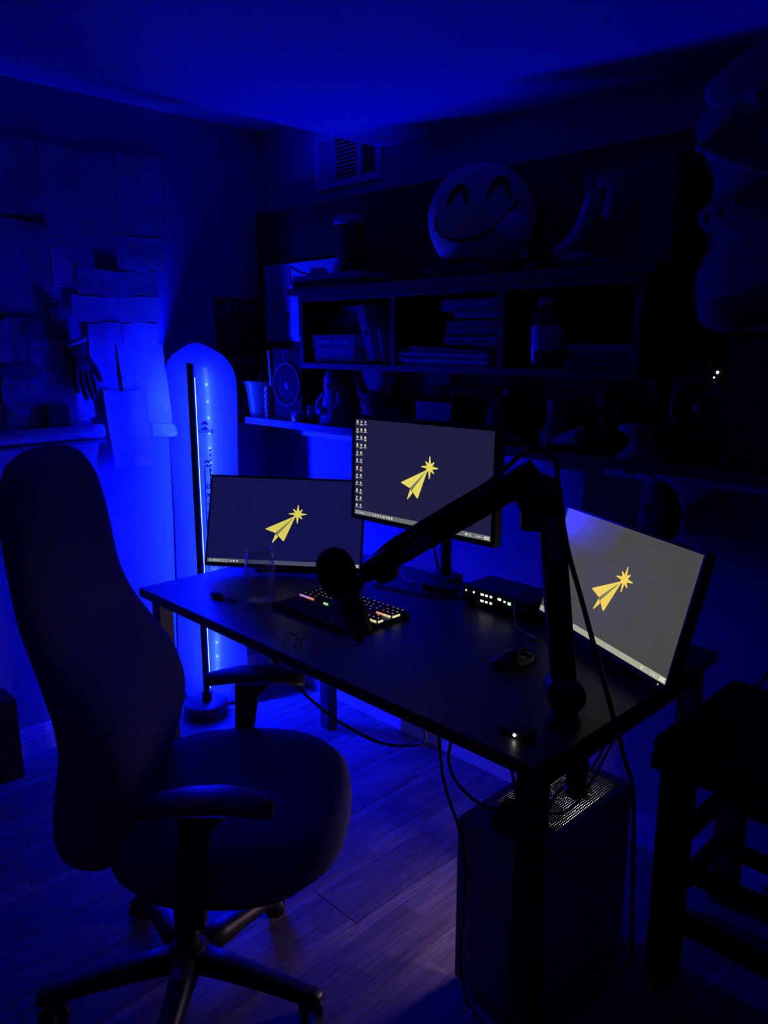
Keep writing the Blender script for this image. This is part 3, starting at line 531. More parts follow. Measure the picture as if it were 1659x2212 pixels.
for s_ in (0, 1): B().ell((-.72 + .16 * s_, 1.765, 1.575), (.07, .05, .038), 18).build('foot', PLUSH, t)
PALE2 = mat('lighter plush', (.24, .24, .25), .95, var=.12, scale=60, bump=.3, spec=.1)
t = thing('hooded_plush', 'plush toy with dark triangular cape and pointed cap at the top right edge', 'plush toy', (-.66, 1.740, 1.87))
b = B(); b.ell((-.655, 1.740, 1.90), (.10, .055, .06), 22); b.build('body', DARKP, t)
b = B(); b.tube([(-.735, 1.715, 1.985), (-.822, 1.705, 1.912), (-.735, 1.700, 1.868), (-.66, 1.700, 1.85)], [.012, .014, .014, .008], 12); b.build('cape_rim', PALE2, t)
b = B(); b.prism([(-.73, 1.98), (-.815, 1.91), (-.735, 1.872), (-.60, 1.85), (-.58, 1.93)], .02, Mx(((1, 0, 0, 0), (0, 0, -1, 1.715), (0, 1, 0, 0), (0, 0, 0, 1)))); b.build('cape', DARKP, t)
b = B(); b.ell((-.70, 1.735, 1.975), (.055, .045, .048), 20); b.build('head', PALE2, t)
b = B(); b.tube(sm([(-.825, 1.725, 2.012), (-.79, 1.725, 2.022), (-.72, 1.730, 2.05), (-.62, 1.735, 2.085)], 5), [.014, .02, .026, .030, .032, .034, .036, .038, .040, .042, .043, .044, .045, .046, .046, .040], 16); b.build('pointed_cap', PALE2, t)
b = B(); b.ell((-.705, 1.688, 1.985), (.009, .006, .009), 10); b.build('nose', BLK, t)
b = B(); b.tube(sm([(-.728, 1.694, 1.967), (-.708, 1.688, 1.955), (-.686, 1.694, 1.964)]), .003, 8); b.build('smile', BLK, t)
t.location.x += .034
# ---------------------------------------------------------------- papers and small things on the left wall
NP = [newsprint('newsprint %d' % i, l, d, f, a) for i, (l, d, f, a) in enumerate((((.46, .46, .45), (.12, .12, .12), 26, .8), ((.40, .40, .39), (.10, .10, .10), 34, .95), ((.40, .40, .39), (.10, .10, .10), 20, .8), ((.42, .42, .41), (.14, .14, .14), 40, .8)))]
def sheet(y0, y1, z0, z1, m, label, off=.003, curl=.004, skew=0, name='newspaper_sheet', cat='paper', seed=0, n=8, mm=8):
    b = B(); X0 = XL
    def pt(i, j, e):
        u, v = i / n, j / mm
        bulge = curl * (math.sin(u * 5 + seed * 1.7) * .5 + .5) + curl * .9 * abs(2 * u - 1) ** 4 + curl * .6 * math.sin(v * 4 + seed)
        return V((X0 + off + max(0, bulge) + e, y0 + (y1 - y0) * u + skew * v, z0 + (z1 - z0) * v + .004 * math.sin(u * 6 + seed)))
    rings = []
    for j in range(mm + 1): rings.append([pt(i, j, .0008) for i in range(n + 1)] + [pt(i, j, 0) for i in range(n, -1, -1)])
    b.loft(rings, smooth=False); return solo(b, name, m, label, cat, V((X0 + off, (y0 + y1) / 2, z0)), 'papers pinned to the left wall')
sheet(.70, 1.148, 1.94, 2.18, NP[0], 'broad newspaper sheet at the far left top of the papered wall', seed=1)
sheet(1.152, 1.42, 1.84, 2.18, NP[2], 'newspaper sheet in the top row of the papered wall, right of the broad sheet', seed=2)
sheet(1.424, 1.612, 1.91, 2.19, NP[2], 'topmost right newspaper sheet on the left wall', seed=3)
sheet(1.616, 1.640, 1.90, 2.19, NP[3], 'narrow vertical paper strip high on the left wall near the corner', seed=4, curl=.001, name='paper_strip')
sheet(.70, 1.16, 1.60, 1.92, NP[1], 'newspaper sheet below the dark torn strip on the left wall', seed=5)
sheet(1.165, 1.32, 1.70, 1.838, NP[0], 'small newspaper sheet left of the black card on the left wall', seed=6)
sheet(1.325, 1.60, 1.78, 1.905, NP[2], 'newspaper sheet behind the black card on the left wall', seed=7)
sheet(1.25, 1.565, 1.684, 1.776, NP[1], 'wide newspaper strip below the black card', off=.006, seed=8)
sheet(1.222, 1.57, 1.590, 1.682, NP[3], 'blank bright paper strip above the two newspaper columns', off=.008, seed=9, curl=.003)
sheet(1.275, 1.405, 1.335, 1.586, NP[1], 'newspaper column right of the hanging glove', off=.006, seed=10)
sheet(1.409, 1.560, 1.510, 1.588, NP[3], 'small bright paper at the head of the right newspaper column', off=.007, seed=11, curl=.002)
sheet(1.409, 1.60, 1.150, 1.512, NP[3], 'bright plain sheet near the snowboard edge on the left wall', off=.006, seed=12, skew=-.03)
sheet(1.50, 1.612, 1.150, 1.198, NP[0], 'folded bottom hem of paper beside the snowboard', off=.014, seed=13, curl=.006)
sheet(1.33, 1.50, 1.045, 1.338, NP[1], 'crumpled newspaper hanging lowest in front of the bright plain sheet', off=.018, curl=.012, seed=14, n=16, skew=-.02)
sheet(1.20, 1.30, 1.24, 1.50, NP[0], 'newspaper piece behind the hanging glove', off=.004, seed=15)
sheet(.72, 1.285, 1.000, 1.160, NP[1], 'newspaper sheet hanging under the rolled paper, above the chair back', off=.005, seed=16)
sheet(.70, 1.0, 1.165, 1.59, NP[2], 'grey newspaper sheet left of the portrait poster', off=.004, seed=17)
b = B(); b.loft([[V((XL + .03 + .026 * math.cos(a) + .004 * math.sin(y_ * 9), y_, 1.192 + .026 * math.sin(a) - .02 * (y_ - .72) * 0)) for a in [2 * PI * k / 18 for k in range(18)]] for y_ in [.70 + .595 * i / 14 for i in range(15)]])
solo(b, 'rolled_paper', NP[0], 'long rolled newspaper lying sideways across the left wall below the portrait', 'paper', (XL + .03, 1.0, 1.166))
b = B(); b.loft([[V((XL + .006 + .05 * math.sin(v * PI * .5), y_, 1.165 - .012 * v)) for v in (0, .5, 1)] + [V((XL + .006 + .05 * math.sin(v * PI * .5), y_, 1.162 - .012 * v)) for v in (1, .5, 0)] for y_ in [.70 + .60 * i / 10 for i in range(11)]], smooth=False)
solo(b, 'folded_paper', NP[3], 'pale folded paper lip sticking out under the rolled newspaper', 'paper', (XL + .01, 1.0, 1.15))
def on_left(name, poly, d, m, label, cat, x=.012):   # polygon in (y, z) raised from the left wall
    b = B(); b.prism(poly, d, Mx(((0, 0, 1, XL + x), (1, 0, 0, 0), (0, 1, 0, 0), (0, 0, 0, 1))))
    cy = sum(p[0] for p in poly) / len(poly); return solo(b, name, m, label, cat, (XL + x, cy, min(p[1] for p in poly)))
on_left('black_card', [(1.325, 1.778), (1.408, 1.774), (1.404, 1.822), (1.326, 1.826)], .003, BLKM, 'small black rectangular card on the papered left wall', 'card', .012)
on_left('torn_strip', [(1.030, 1.930), (1.045, 1.922), (1.06, 1.918), (1.075, 1.921), (1.09, 1.914), (1.105, 1.918), (1.12, 1.912), (1.135, 1.915), (1.158, 1.910), (1.156, 1.922), (1.12, 1.924), (1.08, 1.930), (1.05, 1.932)], .003, BLKM, 'dark torn strip high on the left wall', 'strip', .014)
# portrait poster: a drawn portrait of two faces, generic
po = thing('portrait_poster', 'grey poster with two large faint drawn faces on the left wall', 'poster', (XL, 1.10, 1.22))
def poly_l(poly, d, x, nm, m): B().prism(poly, d, Mx(((0, 0, 1, XL + x), (1, 0, 0, 0), (0, 1, 0, 0), (0, 0, 0, 1)))).build(nm, m, po)
def oval(cy, cz, ry, rz, n=22, a0=0): return [(cy + ry * math.cos(2 * PI * k / n + a0), cz + rz * math.sin(2 * PI * k / n + a0)) for k in range(n)]
GY = [mat('poster tone %d' % i, (v, v, v), .7, var=.12, scale=30) for i, v in enumerate((.15, .22, .09, .40))]
poly_l([(.96, 1.225), (1.215, 1.22), (1.205, 1.60), (.97, 1.60)], .002, .010, 'sheet', GY[0])
poly_l(oval(1.12, 1.475, .065, .095), .001, .012, 'face', GY[1]); poly_l(oval(1.12, 1.555, .075, .04), .0012, .0122, 'hair', GY[2])
for dy in (-.024, .026): poly_l(oval(1.12 + dy, 1.49, .013, .006, 12), .001, .0132, 'drawn_eye', GY[2])
poly_l(oval(1.12, 1.425, .022, .006, 12), .001, .0132, 'drawn_mouth', GY[2]); poly_l([(1.116, 1.48), (1.124, 1.48), (1.130, 1.447), (1.112, 1.447)], .001, .0132, 'drawn_nose', GY[0])
poly_l(oval(1.022, 1.345, .07, .085), .001, .0135, 'face', GY[1]); poly_l(oval(1.022, 1.415, .075, .03), .0012, .0138, 'hair', GY[2])
for dy in (-.026, .026): poly_l(oval(1.022 + dy, 1.365, .014, .007, 12), .001, .0147, 'drawn_eye', GY[2])
poly_l(oval(1.024, 1.302, .026, .009, 12), .001, .0147, 'drawn_mouth', GY[2]); poly_l(oval(1.09, 1.345, .010, .02, 12), .001, .0142, 'drawn_ear', GY[1])
rs_ = thing('square_dial', 'black rounded square dial on the left wall under the glove', 'dial', (XL + .015, 1.137, 1.217))
B().prism([(1.137 + a, 1.256 + c2) for a, c2 in rrect(.041, .042, .010)], .012, Mx(((0, 0, 1, XL + .016), (1, 0, 0, 0), (0, 1, 0, 0), (0, 0, 0, 1)))).build('case', BLK, rs_)
B().prism([(1.137 + a, 1.256 + c2) for a, c2 in rrect(.036, .037, .008)], .0008, Mx(((0, 0, 1, XL + .028), (1, 0, 0, 0), (0, 1, 0, 0), (0, 0, 0, 1)))).build('face_plate', BLKM, rs_)
B().ring((XL + .0292, 1.137, 1.256), basis((0, 1, 0), (0, 0, 1), (1, 0, 0)), .018, .001, 28, 6).build('ring_mark', mat('dim mark', (.08, .08, .09), .6), rs_)
gv = thing('work_glove', 'dark work glove hanging fingers down on the left wall', 'glove', (XL + .02, 1.235, 1.30))
GLV = mat('glove cloth', (.04, .04, .042), .9, var=.3, scale=90, bump=.3); GX = XL + .028
def fing(pts, r0, r1):
    p = sm([(GX + .004 * i, y_, z_) for i, (y_, z_) in enumerate(pts)], 5); n = len(p); return p, [r0 + (r1 - r0) * k / (n - 1) if k < n - 1 else .003 for k in range(n)]
b = B(); b.loft([[V((GX + .012 * math.sin(a), cy_ + w_ * math.cos(a), z_ + .012 * math.cos(a))) for a in [2 * PI * k / 16 for k in range(16)]] for cy_, w_, z_ in ((1.222, .034, 1.518), (1.222, .030, 1.490), (1.230, .030, 1.465), (1.238, .034, 1.44), (1.242, .036, 1.415))])
for pts, r0, r1 in (([(1.215, 1.44), (1.207, 1.39), (1.212, 1.335)], .013, .009), ([(1.230, 1.42), (1.232, 1.365), (1.243, 1.307)], .012, .009), ([(1.248, 1.42), (1.254, 1.365), (1.268, 1.308)], .012, .009), ([(1.262, 1.425), (1.272, 1.375), (1.280, 1.325)], .011, .008), ([(1.255, 1.462), (1.283, 1.42), (1.300, 1.372)], .013, .010)): b.tube(*fing(pts, r0, r1), 10)
b.build('glove_body', GLV, gv)
b = B(); b.loft([[V((GX + .016 * math.sin(a), 1.222 + .038 * math.cos(a), z_ + .012 * math.cos(a))) for a in [2 * PI * k / 18 for k in range(18)]] for z_ in (1.510, 1.528)]); b.build('cuff_hem', mat('pale hem', (.4, .4, .4), .9), gv)
hk = thing('hanging_tag', 'small dark tag with a round eyelet hanging on a hook on the left wall', 'tag', (XL + .012, 1.15, 1.60))
b = B(); b.prism([(1.135, 1.655), (1.178, 1.65), (1.172, 1.61), (1.160, 1.568), (1.150, 1.560), (1.142, 1.60)], .003, Mx(((0, 0, 1, XL + .016), (1, 0, 0, 0), (0, 1, 0, 0), (0, 0, 0, 1)))); b.build('tag_body', GB[4], hk)
B().ring((XL + .022, 1.157, 1.652), basis((0, 1, 0), (0, 0, 1), (1, 0, 0)), .014, .0035).build('eyelet', BLK, hk)
kb = B().ell((XL + .012, .985, 1.60), (.012, .016, .016), 14); solo(kb, 'round_magnet', BLK, 'round black magnet at the left edge of the papered wall', 'magnet', (XL, .985, 1.584))
# dark banner near the corner
bn = thing('wall_banner', 'dark banner with curved grey letters on the left wall near the corner', 'banner', (XL, 1.93, 1.25))
BAN = mat('banner cloth', (.035, .035, .04), .85, var=.2)
b = B(); b.loft([[V((XL + .004 + .004 * math.sin(y_ * 30), y_, z_)) for y_ in [1.822 + .235 * k / 10 for k in range(11)]] + [V((XL + .002 + .004 * math.sin(y_ * 30), y_, z_)) for y_ in [1.822 + .235 * k / 10 for k in range(10, -1, -1)]] for z_ in (1.243, 1.4, 1.55, 1.70)], smooth=False); b.build('cloth', BAN, bn)
g = B()
for k, ch in enumerate('OPTICS'):
    f = (k - 2.5) / 2.5; text(g, ch, .050, frame((XL + .0105, 1.940 + .088 * f, 1.660 - .020 * f * f), (0, 1, -.25 * f), (0, .25 * f, 1)), .0004, .001)
g.build('lettering', mat('banner letters', (.34, .34, .36), .8), bn)
B().bb(XL + .006, XL + .022, 1.83, 2.06, 1.425, 1.452, .003).build('cross_bar', mat('banner bar', (.09, .09, .10), .6), bn)
sbx = thing('dark_case', 'tall black case on the floor against the left wall at the left edge', 'case', (XL + .12, .90, 0)); B().bb(XL + .02, XL + .15, .50, .855, 0, .30, .008).build('shell', BLKM, sbx); B().bb(XL + .06, XL + .11, .60, .76, .30, .308, .002).build('handle', BLK, sbx)
# things hanging below the ledge on the right
hb = thing('hanging_bag', 'small dark pouch hanging from the ledge above the right monitor', 'pouch', (-.965, 2.03, .985))
b = B(); b.loft([[V((-.97 + w_ * math.cos(a), 2.025 + d_ * math.sin(a)  , z_ + .078)) for a in [2 * PI * k / 18 for k in range(18)]] for w_, d_, z_ in ((.02, .012, .90), (.055, .026, .915), (.062, .030, .96), (.058, .026, 1.0), (.040, .016, 1.04), (.014, .010, 1.06))]); b.build('pouch', GB[2], hb)
B().tube(sm([(-.97, 2.025, 1.13), (-.972, 1.99, 1.15), (-.96, 1.90, 1.185), (-.958, 1.795, 1.195), (-.958, 1.793, 1.232)]), .003).build('cord', BLK, hb)
B().box((-1.0, 1.998, 1.063), (.02, .004, .03)).build('label_tab', GB[1], hb)
# ---------------------------------------------------------------- desk
DX0, DX1, DY0, DY1, DZ = -2.305, -.748, 1.139, 1.955, .73
dk = thing('desk', 'long black desk with square steel legs in the middle of the room', 'desk', (-1.53, 1.5, 0))
B().bb(DX0, DX1, DY0, DY1, DZ - .030, DZ, .003).build('desktop', DESK, dk)
for x_ in (DX0 + .085, DX1 - .030):
    for y_ in (DY0 + .035, DY1 - .085): B().bb(x_ - .024, x_ + .024, y_ - .024, y_ + .024, .004, DZ - .030, .002).build('leg', STEEL, dk)
for x_ in (DX0 + .085, DX1 - .030): B().bb(x_ - .02, x_ + .02, DY0 + .06, DY1 - .11, DZ - .065, DZ - .031).build('side_rail', STEEL, dk)
for y_ in (DY1 - .085,): B().bb(DX0 + .11, DX1 - .055, y_ - .015, y_ + .015, DZ - .065, DZ - .031).build('long_rail', STEEL, dk)
for x_ in (DX0 + .085, DX1 - .030):
    for y_ in (DY0 + .035, DY1 - .085): B().lathe([(0, 0), (.020, 0), (.020, .005), (0, .005)], (x_, y_, 0), 16).build('foot', BLK, dk)
ud = thing('under_desk_hub', 'small black hub fixed at the desk front edge with a bright white light', 'hub', (-.87, 1.205, DZ)); B().bb(-.882, -.822, 1.20, 1.245, DZ, DZ + .016, .003).build('case', BLK, ud)
B().ell((-.845, 1.199, DZ + .009), (.0032, .002, .0032), 10).build('status_light', glow('white led bright', (1, .92, .75), 9.0), ud)
# ---------------------------------------------------------------- monitors
def disp(a): return (a[0] / 255) ** 2.2, (a[1] / 255) ** 2.2, (a[2] / 255) ** 2.2
def screen_mat(name, col, st, rough):
    m = mat(name, (.012, .012, .012), rough, var=.05, spec=.5, emit=col, es=st); return m
YEL = glow('icon yellow', disp((228, 214, 96)), 1.0)
def px_m(name, c, st=1.0): return glow('screen ' + name, disp(c), st)
def monitor(name, label, c, yaw, tilt, roll, W, H, bez, scr, bar_c, yel, desk_icons, stand, k_icons=(8, True)):
    yaw, tilt, roll = map(math.radians, (yaw, tilt, roll)); n = V((math.cos(yaw) * math.cos(tilt), math.sin(yaw) * math.cos(tilt), math.sin(tilt)))
    r = V((0, 0, 1)).cross(n).normalized(); u = n.cross(r); r2 = r * math.cos(roll) + u * math.sin(roll); u2 = -r * math.sin(roll) + u * math.cos(roll)
    t = thing(name, label, 'monitor', c, basis(r2, u2, n)); X = XF[t.name]
    w2, h2 = W / 2, H / 2; bt, bs, bbm = bez
    B(X).box((0, (bt - bbm) / 2, -.016), (W + 2 * bs, H + bt + bbm, .028), bev=.003).build('housing', BLK, t)
    B(X).box((0, 0, -.040), (W * .62, H * .6, .034), bev=.008).build('back_cover', BLK, t)
    b = B(X)
    b.bb(-w2 - bs, w2 + bs, h2, h2 + bt, -.004, .002); b.bb(-w2 - bs, w2 + bs, -h2 - bbm, -h2, -.004, .002); b.bb(-w2 - bs, -w2, -h2, h2, -.004, .002); b.bb(w2, w2 + bs, -h2, h2, -.004, .002); b.build('bezel', mat('bezel plastic', (.014, .014, .016), .35), t)
    sc = B(X).bb(-w2, w2, -h2, h2, -.0024, -.0002).build('screen', scr, t)
    def flat(poly, nm, m, z=.0): B(X).prism(poly, .0003, Mx.Translation((0, 0, z))).build(nm, m, sc)
    q = 5.8e-4; P = lambda *a: [(x * q, y * q) for x, y in a]
    flat(P((60, 40), (-117, -44), (-116, -48), (-57, -68)), 'plane_wing', yel)
    flat(P((60, 40), (-57, -68), (-44, -79)), 'plane_fold', px_m('fold grey', (120, 118, 92)))
    flat(P((60, 40), (-43, -79), (-8, -114), (-1, -112)), 'plane_wing', yel)
    flat(P((-55, -73), (-74, -126), (-69, -126), (-37, -90)), 'plane_tail', yel)
    star = []
    for k in range(8):
        a = PI / 2 - k * PI / 4; L = (56 if k in (0, 4) else 54) if k % 2 == 0 else 40
        for da, rr in ((-.055, L), (.055, L)) if True else (): pass
        star += [(71 + 20 * math.cos(a + .36), 50 + 20 * math.sin(a + .36)), (71 + L * math.cos(a) - 2 * math.sin(a), 50 + L * math.sin(a) + 2 * math.cos(a)), (71 + L * math.cos(a) + 2 * math.sin(a), 50 + L * math.sin(a) - 2 * math.cos(a))]
    flat(P(*star), 'star', yel, .0003)
    tb = .0145; flat([(-w2, -h2), (w2, -h2), (w2, -h2 + tb), (-w2, -h2 + tb)], 'taskbar', bar_c)
    my = -h2 + tb / 2; R4 = lambda cx, cy, a, b2: [(cx - a, cy - b2), (cx + a, cy - b2), (cx + a, cy + b2), (cx - a, cy + b2)]
    IC = [px_m('icon %d' % i, c_) for i, c_ in enumerate(((205, 205, 185), (205, 175, 135), (165, 195, 180), (215, 210, 165), (150, 180, 185), (200, 150, 125)))]
    LBL = px_m('label', (170, 170, 165))
    for k in range(4): flat(R4(-w2 + .009 + .004 * (k % 2), my - .002 + .004 * (k // 2), .0017, .0017), 'start_tile', IC[4], .0004)
    flat(R4(-w2 + .046, my, .029, .0052), 'search_box', px_m('search', (120, 125, 130)), .0003); flat(R4(-w2 + .034, my, .009, .0016), 'search_text', LBL, .0006)
    flat([(-w2 + .022 + .0022 * math.cos(2 * PI * k / 10), my + .0022 * math.sin(2 * PI * k / 10)) for k in range(10)], 'search_glass', LBL, .0006)
    for k in range(k_icons[0]): flat([(-w2 + .083 + .0112 * k + .0036 * math.cos(2 * PI * j / 8), my + .0036 * math.sin(2 * PI * j / 8)) for j in range(8)] if k % 3 else R4(-w2 + .083 + .0112 * k, my, .0034, .0034), 'app_icon', IC[(4, 0, 2, 5, 3, 1, 0, 3)[k % 8]], .0004)
    for k in range(2): flat(R4(w2 - .014, my + .0024 - .0048 * k, .009, .0014), 'clock_text', px_m('clock', (235, 235, 215)), .0004)
    for k in range(3): flat(R4(w2 - .050 + .009 * k, my, .0026, .0026 if k == 1 else .0012), 'tray_icon', IC[0], .0004)
    if k_icons[1]:
        flat([(w2 - .084 + .004 * math.cos(2 * PI * j / 8), my + .004 * math.sin(2 * PI * j / 8)) for j in range(8)], 'weather_icon', IC[3], .0004)
        for k in range(2): flat(R4(w2 - .071, my + .0022 - .0044 * k, .006, .0012), 'weather_text', LBL, .0004)
    if desk_icons:
        for cidx, cnt in enumerate((12, 12, 4)):
            for rr in range(cnt):
                cx = -w2 + .0095 + .0172 * cidx; cy = h2 - .0085 - .0236 * rr; i = (cidx * 5 + rr * 7) % 6
                poly = R4(cx, cy, .0034, .0040) if (rr + cidx) % 3 == 0 else [(cx + .004 * math.cos(2 * PI * j / 8), cy + .0044 * math.sin(2 * PI * j / 8)) for j in range(8)]
                flat(poly, 'desktop_icon', IC[0 if i in (3, 5) and rr % 2 else i], .0004); flat(R4(cx, cy - .0072, .0065, .0012), 'icon_label', LBL, .0004)
                if (rr + cidx) % 3 == 1: flat(R4(cx, cy - .0100, .0045, .0011), 'icon_label', LBL, .0004)
    stand(t, X); return t
def flat_base(cx, cy, yaw):
    def f(t, X):
        R = Mx.Rotation(math.radians(yaw), 4, 'Z'); Y = Mx.Translation((cx, cy, 0)) @ R
        B(Y).box((0, 0, DZ + .006), (.17, .23, .012), bev=.004).build('stand_base', BLK, t)
        p = X @ V((0, -.02, -.055)); B().bar((cx, cy, DZ + .01), p, .05, .022, up=(math.cos(math.radians(yaw)), math.sin(math.radians(yaw)), 0), bev=.004).build('stand_neck', BLK, t)
    return f
def pole_mount(t, X):
    pc = V((-1.655, 1.918, 0)); B().cyl(pc + V((0, 0, DZ)), pc + V((0, 0, 1.20)), .0185).build('pole', BLK, t)
    B().box(pc + V((0, 0, DZ + .012)), (.09, .08, .024), bev=.006).build('clamp_base', BLK, t)
    j = V((-1.50, 1.80, 1.13)); B().bar(pc + V((0, 0, 1.13)), j, .035, .03, bev=.005).build('arm_link', BLK, t); B().bar(j, X @ V((0, 0, -.055)), .035, .03, bev=.005).build('arm_link', BLK, t)
    B().cyl(j - V((0, 0, .03)), j + V((0, 0, .03)), .022).build('arm_joint', BLK, t); B().cyl(pc + V((0, 0, 1.10)), pc + V((0, 0, 1.16)), .027).build('collar', BLK, t)
    B(X).box((0, 0, -.058), (.1, .1, .006)).build('mount_plate', BLK, t)
    B().tube(sm([X @ V((-.06, -.10, -.035)), X @ V((-.05, -.175, -.05)), pc + V((.03, -.05, .95)), pc + V((-.035, -.02, .85)), pc + V((-.03, 0, .76))]), .004).build('cable', BLK, t)
GREYBAR = px_m('taskbar dim', (72, 76, 100)); 
monitor('left_monitor', 'left monitor standing low and tilted back on the desk before the snowboard', (-2.111, 1.597, .909), -47.8, 18.7, -1.7, .53, .298, (.007, .006, .013), screen_mat('left screen', (.0065, .0068, .072), 1, .30), GREYBAR, glow('icon yellow left', disp((215, 203, 88)), 1), False, flat_base(-2.165, 1.66, -47.8), (3, False))  # blue veil of reflected lamp light is put into this screen's emission
monitor('center_monitor', 'upper centre monitor with desktop icon columns, raised on a pole', (-1.518, 1.632, 1.137), -88.6, 1.6, .2, .53, .298, (.013, .013, .015), screen_mat('centre screen', (.0130, .0125, .050), 1, .30), px_m('taskbar centre', (104, 108, 108)), YEL, True, pole_mount)  # grey desktop picture, with reflected blue light mixed into the emission colour
monitor('right_monitor', 'right monitor turned towards the chair, bright grey screen, tilted back', (-.927, 1.702, .923), -114.8, 14.9, 0, .53, .298, (.006, .006, .012), screen_mat('right screen', (.066, .064, .055), 1, .18), px_m('taskbar right', (165, 165, 145)), glow('icon yellow right', disp((242, 208, 84)), 1), False, flat_base(-.905, 1.775, -114.8), (8, True))
rm = bpy.data.objects['right_monitor']; X = XF['right_monitor']; B(X).ell((.245, -.1555, .002), (.002, .0012, .001), 8).build('power_light', MATS['white led'], rm)
br = thing('bottle_cap_light', 'small pale rounded gadget resting on the ledge at the corner of the centre monitor', 'gadget', (-1.895, 1.815, LT)); B().bb(-1.93, -1.86, 1.805, 1.835, LT, LT + .028, .010).build('shell', mat('pale gadget', (.35, .38, .42), .3), br); B().bb(-1.926, -1.90, 1.803, 1.806, LT + .006, LT + .022, .001).build('end_cap', PAPER, br)
# ---------------------------------------------------------------- microphone arm and microphone
ma = thing('boom_stand', 'black desk-mounted microphone arm with grey lettering, folded towards the keyboard', 'boom stand', (-.815, 1.33, DZ))
jb, e0, e1, tip = V((-.817, 1.332, .80)), V((-.842, 1.284, 1.205)), V((-.862, 1.262, 1.268)), V((-1.235, 1.172, 1.012))
B().lathe([(0, 0), (.036, 0), (.038, .006), (.030, .022), (.020, .055), (.017, .060), (0, .060)], (-.815, 1.33, DZ), 30).build('clamp_cone', BLK, ma)
B().bb(-.795, -.757, 1.318, 1.346, .600, .6985, .004).build('clamp_screw', BLK, ma); B().lathe([(0, .58), (.022, .58), (.024, .585), (.024, .602), (0, .602)], (-.776, 1.332, 0), 20).build('clamp_knob', BLK, ma)
B().cyl(jb - FH * .034, jb + FH * .034, .038, n=32).build('swivel_joint', BLK, ma); B().cyl(jb - FH * .040, jb - FH * .034, .018).build('joint_cap', STEEL, ma)
ARM = mat('black anodised arm', (.011, .011, .012), .5)
def arm_seg(p, q, wd, dp, nm):
    a = (q - p).normalized(); nf = (-FH - a * (-FH).dot(a)).normalized(); sd = a.cross(nf); R = basis(sd, nf, a)
    B().box((p + q) / 2, (wd, dp, (q - p).length), R, .004, 3).build(nm, ARM, ma); return a, nf, sd
a1, n1, s1 = arm_seg(jb + V((0, 0, .0)), e0, .050, .034, 'lower_arm'); a2, n2, s2 = arm_seg(tip, e1 + V((.0, 0, .0)), .050, .034, 'upper_arm')
LET = mat('grey arm lettering', (.62, .62, .66), .5)
pm = jb + (e0 - jb) * .83 + n1 * .0172 + RH * -.004; b = B(); text(b, 'RØDE', .034, frame(pm, -a1, a1.cross(n1) if a1.cross(n1).dot(RH) > 0 else n1.cross(a1)), .0003, .0004); b.build('lettering', LET, ma)
pm = tip + (e1 - tip) * .335 + n2 * .0172 + V((0, 0, -.004)); yy = V((0, 0, 1)); yy = (yy - a2 * yy.dot(a2)); yy = (yy - n2 * yy.dot(n2)).normalized(); b = B(); text(b, 'RØDE', .030, frame(pm, a2, yy), .0003, .0004); b.build('lettering', LET, ma)
el = (e0 + e1) / 2 + V((0, 0, -.01)); B().cyl(el - FH * .021, el + FH * .021, .035, n=32).build('elbow_joint', BLK, ma)
B().cyl(el + RH * -.034 + V((0, 0, -.02)) - FH * .02, el + RH * -.034 + V((0, 0, -.02)) + FH * .02, .016).build('tension_knob', BLK, ma)
B().box(el - RH * .018 + V((0, 0, -.050)), (.048, .03, .052), basis(RH, -FH, (0, 0, 1)), .008, 3).build('elbow_housing', BLK, ma)
B().ell(el - FH * .022 + V((0, 0, .02)) - RH * .01, (.006, .004, .006), 12).build('screw', STEEL, ma); B().box(el - FH * .0225 - RH * .018 + V((0, 0, -.030)), (.010, .002, .016), basis(RH, -FH, (0, 0, 1))).build('clip', mat('clip grey', (.08, .08, .09), .3), ma)
g_ = [tip + (e1 - tip) * f - n2 * .004 + yy * .030 for f in (.30, .55, .8)]
bc_ = B(); bc_.tube(sm([tip + yy * .012, tip + (e1 - tip) * .15 + yy * .028] + g_ + [e1 + V((0, 0, .034)) - RH * .03, e1 + V((0, 0, .043)) + RH * .005, e1 + V((0, 0, .022)) + RH * .036, V((-.832, 1.294, 1.24)), V((-.815, 1.311, 1.118)), V((-.792, 1.335, 1.012)), V((-.768, 1.359, .903)), V((-.735, 1.373, .79)), V((-.715, 1.416, .653)), V((-.70, 1.44, .55)), V((-.71, 1.50, .20)), V((-.74, 1.58, .012))]), .0052, 10); solo(bc_, 'boom_cable', BLK, 'thick black cable running over the microphone boom and hanging past the right monitor', 'cable', (-.74, 1.58, .007))
B().bar(tip - a2 * .004, tip + a2 * .05, .036, .040, bev=.006).build('end_bracket', BLK, ma); B().cyl(tip - n2 * .024, tip + n2 * .024, .020).build('end_joint', BLK, ma); B().tube(sm([tip + a2 * .05 + yy * -.02, tip + a2 * .035 + yy * -.035, tip + yy * -.03]), .014, 12).build('hinge_cover', BLK, ma)
mh, mb = V((-1.335, 1.150, 1.000)), V((-1.243, 1.158, .848))
mc = thing('microphone', 'black microphone with round foam head hanging from the arm over the keyboard', 'microphone', mb); ax = (mh - mb).normalized(); xr = ax.orthogonal().normalized(); RM = basis(xr, ax.cross(xr), ax)
FOAM = mat('black foam', (.010, .010, .012), .95, var=.3, scale=300, bump=.5, spec=.1)
L_ = (mh - mb).length
b = B(); fp = sm([(0, 0, L_ + .046), (.018, 0, L_ + .043), (.034, 0, L_ + .030), (.044, 0, L_ + .008), (.046, 0, L_ - .015), (.043, 0, L_ - .045), (.036, 0, L_ - .062)], 4); b.lathe([(p.x, p.z) for p in fp] + [(0, L_ - .062)], mb, 44, RM); b.build('foam_head', FOAM, mc)
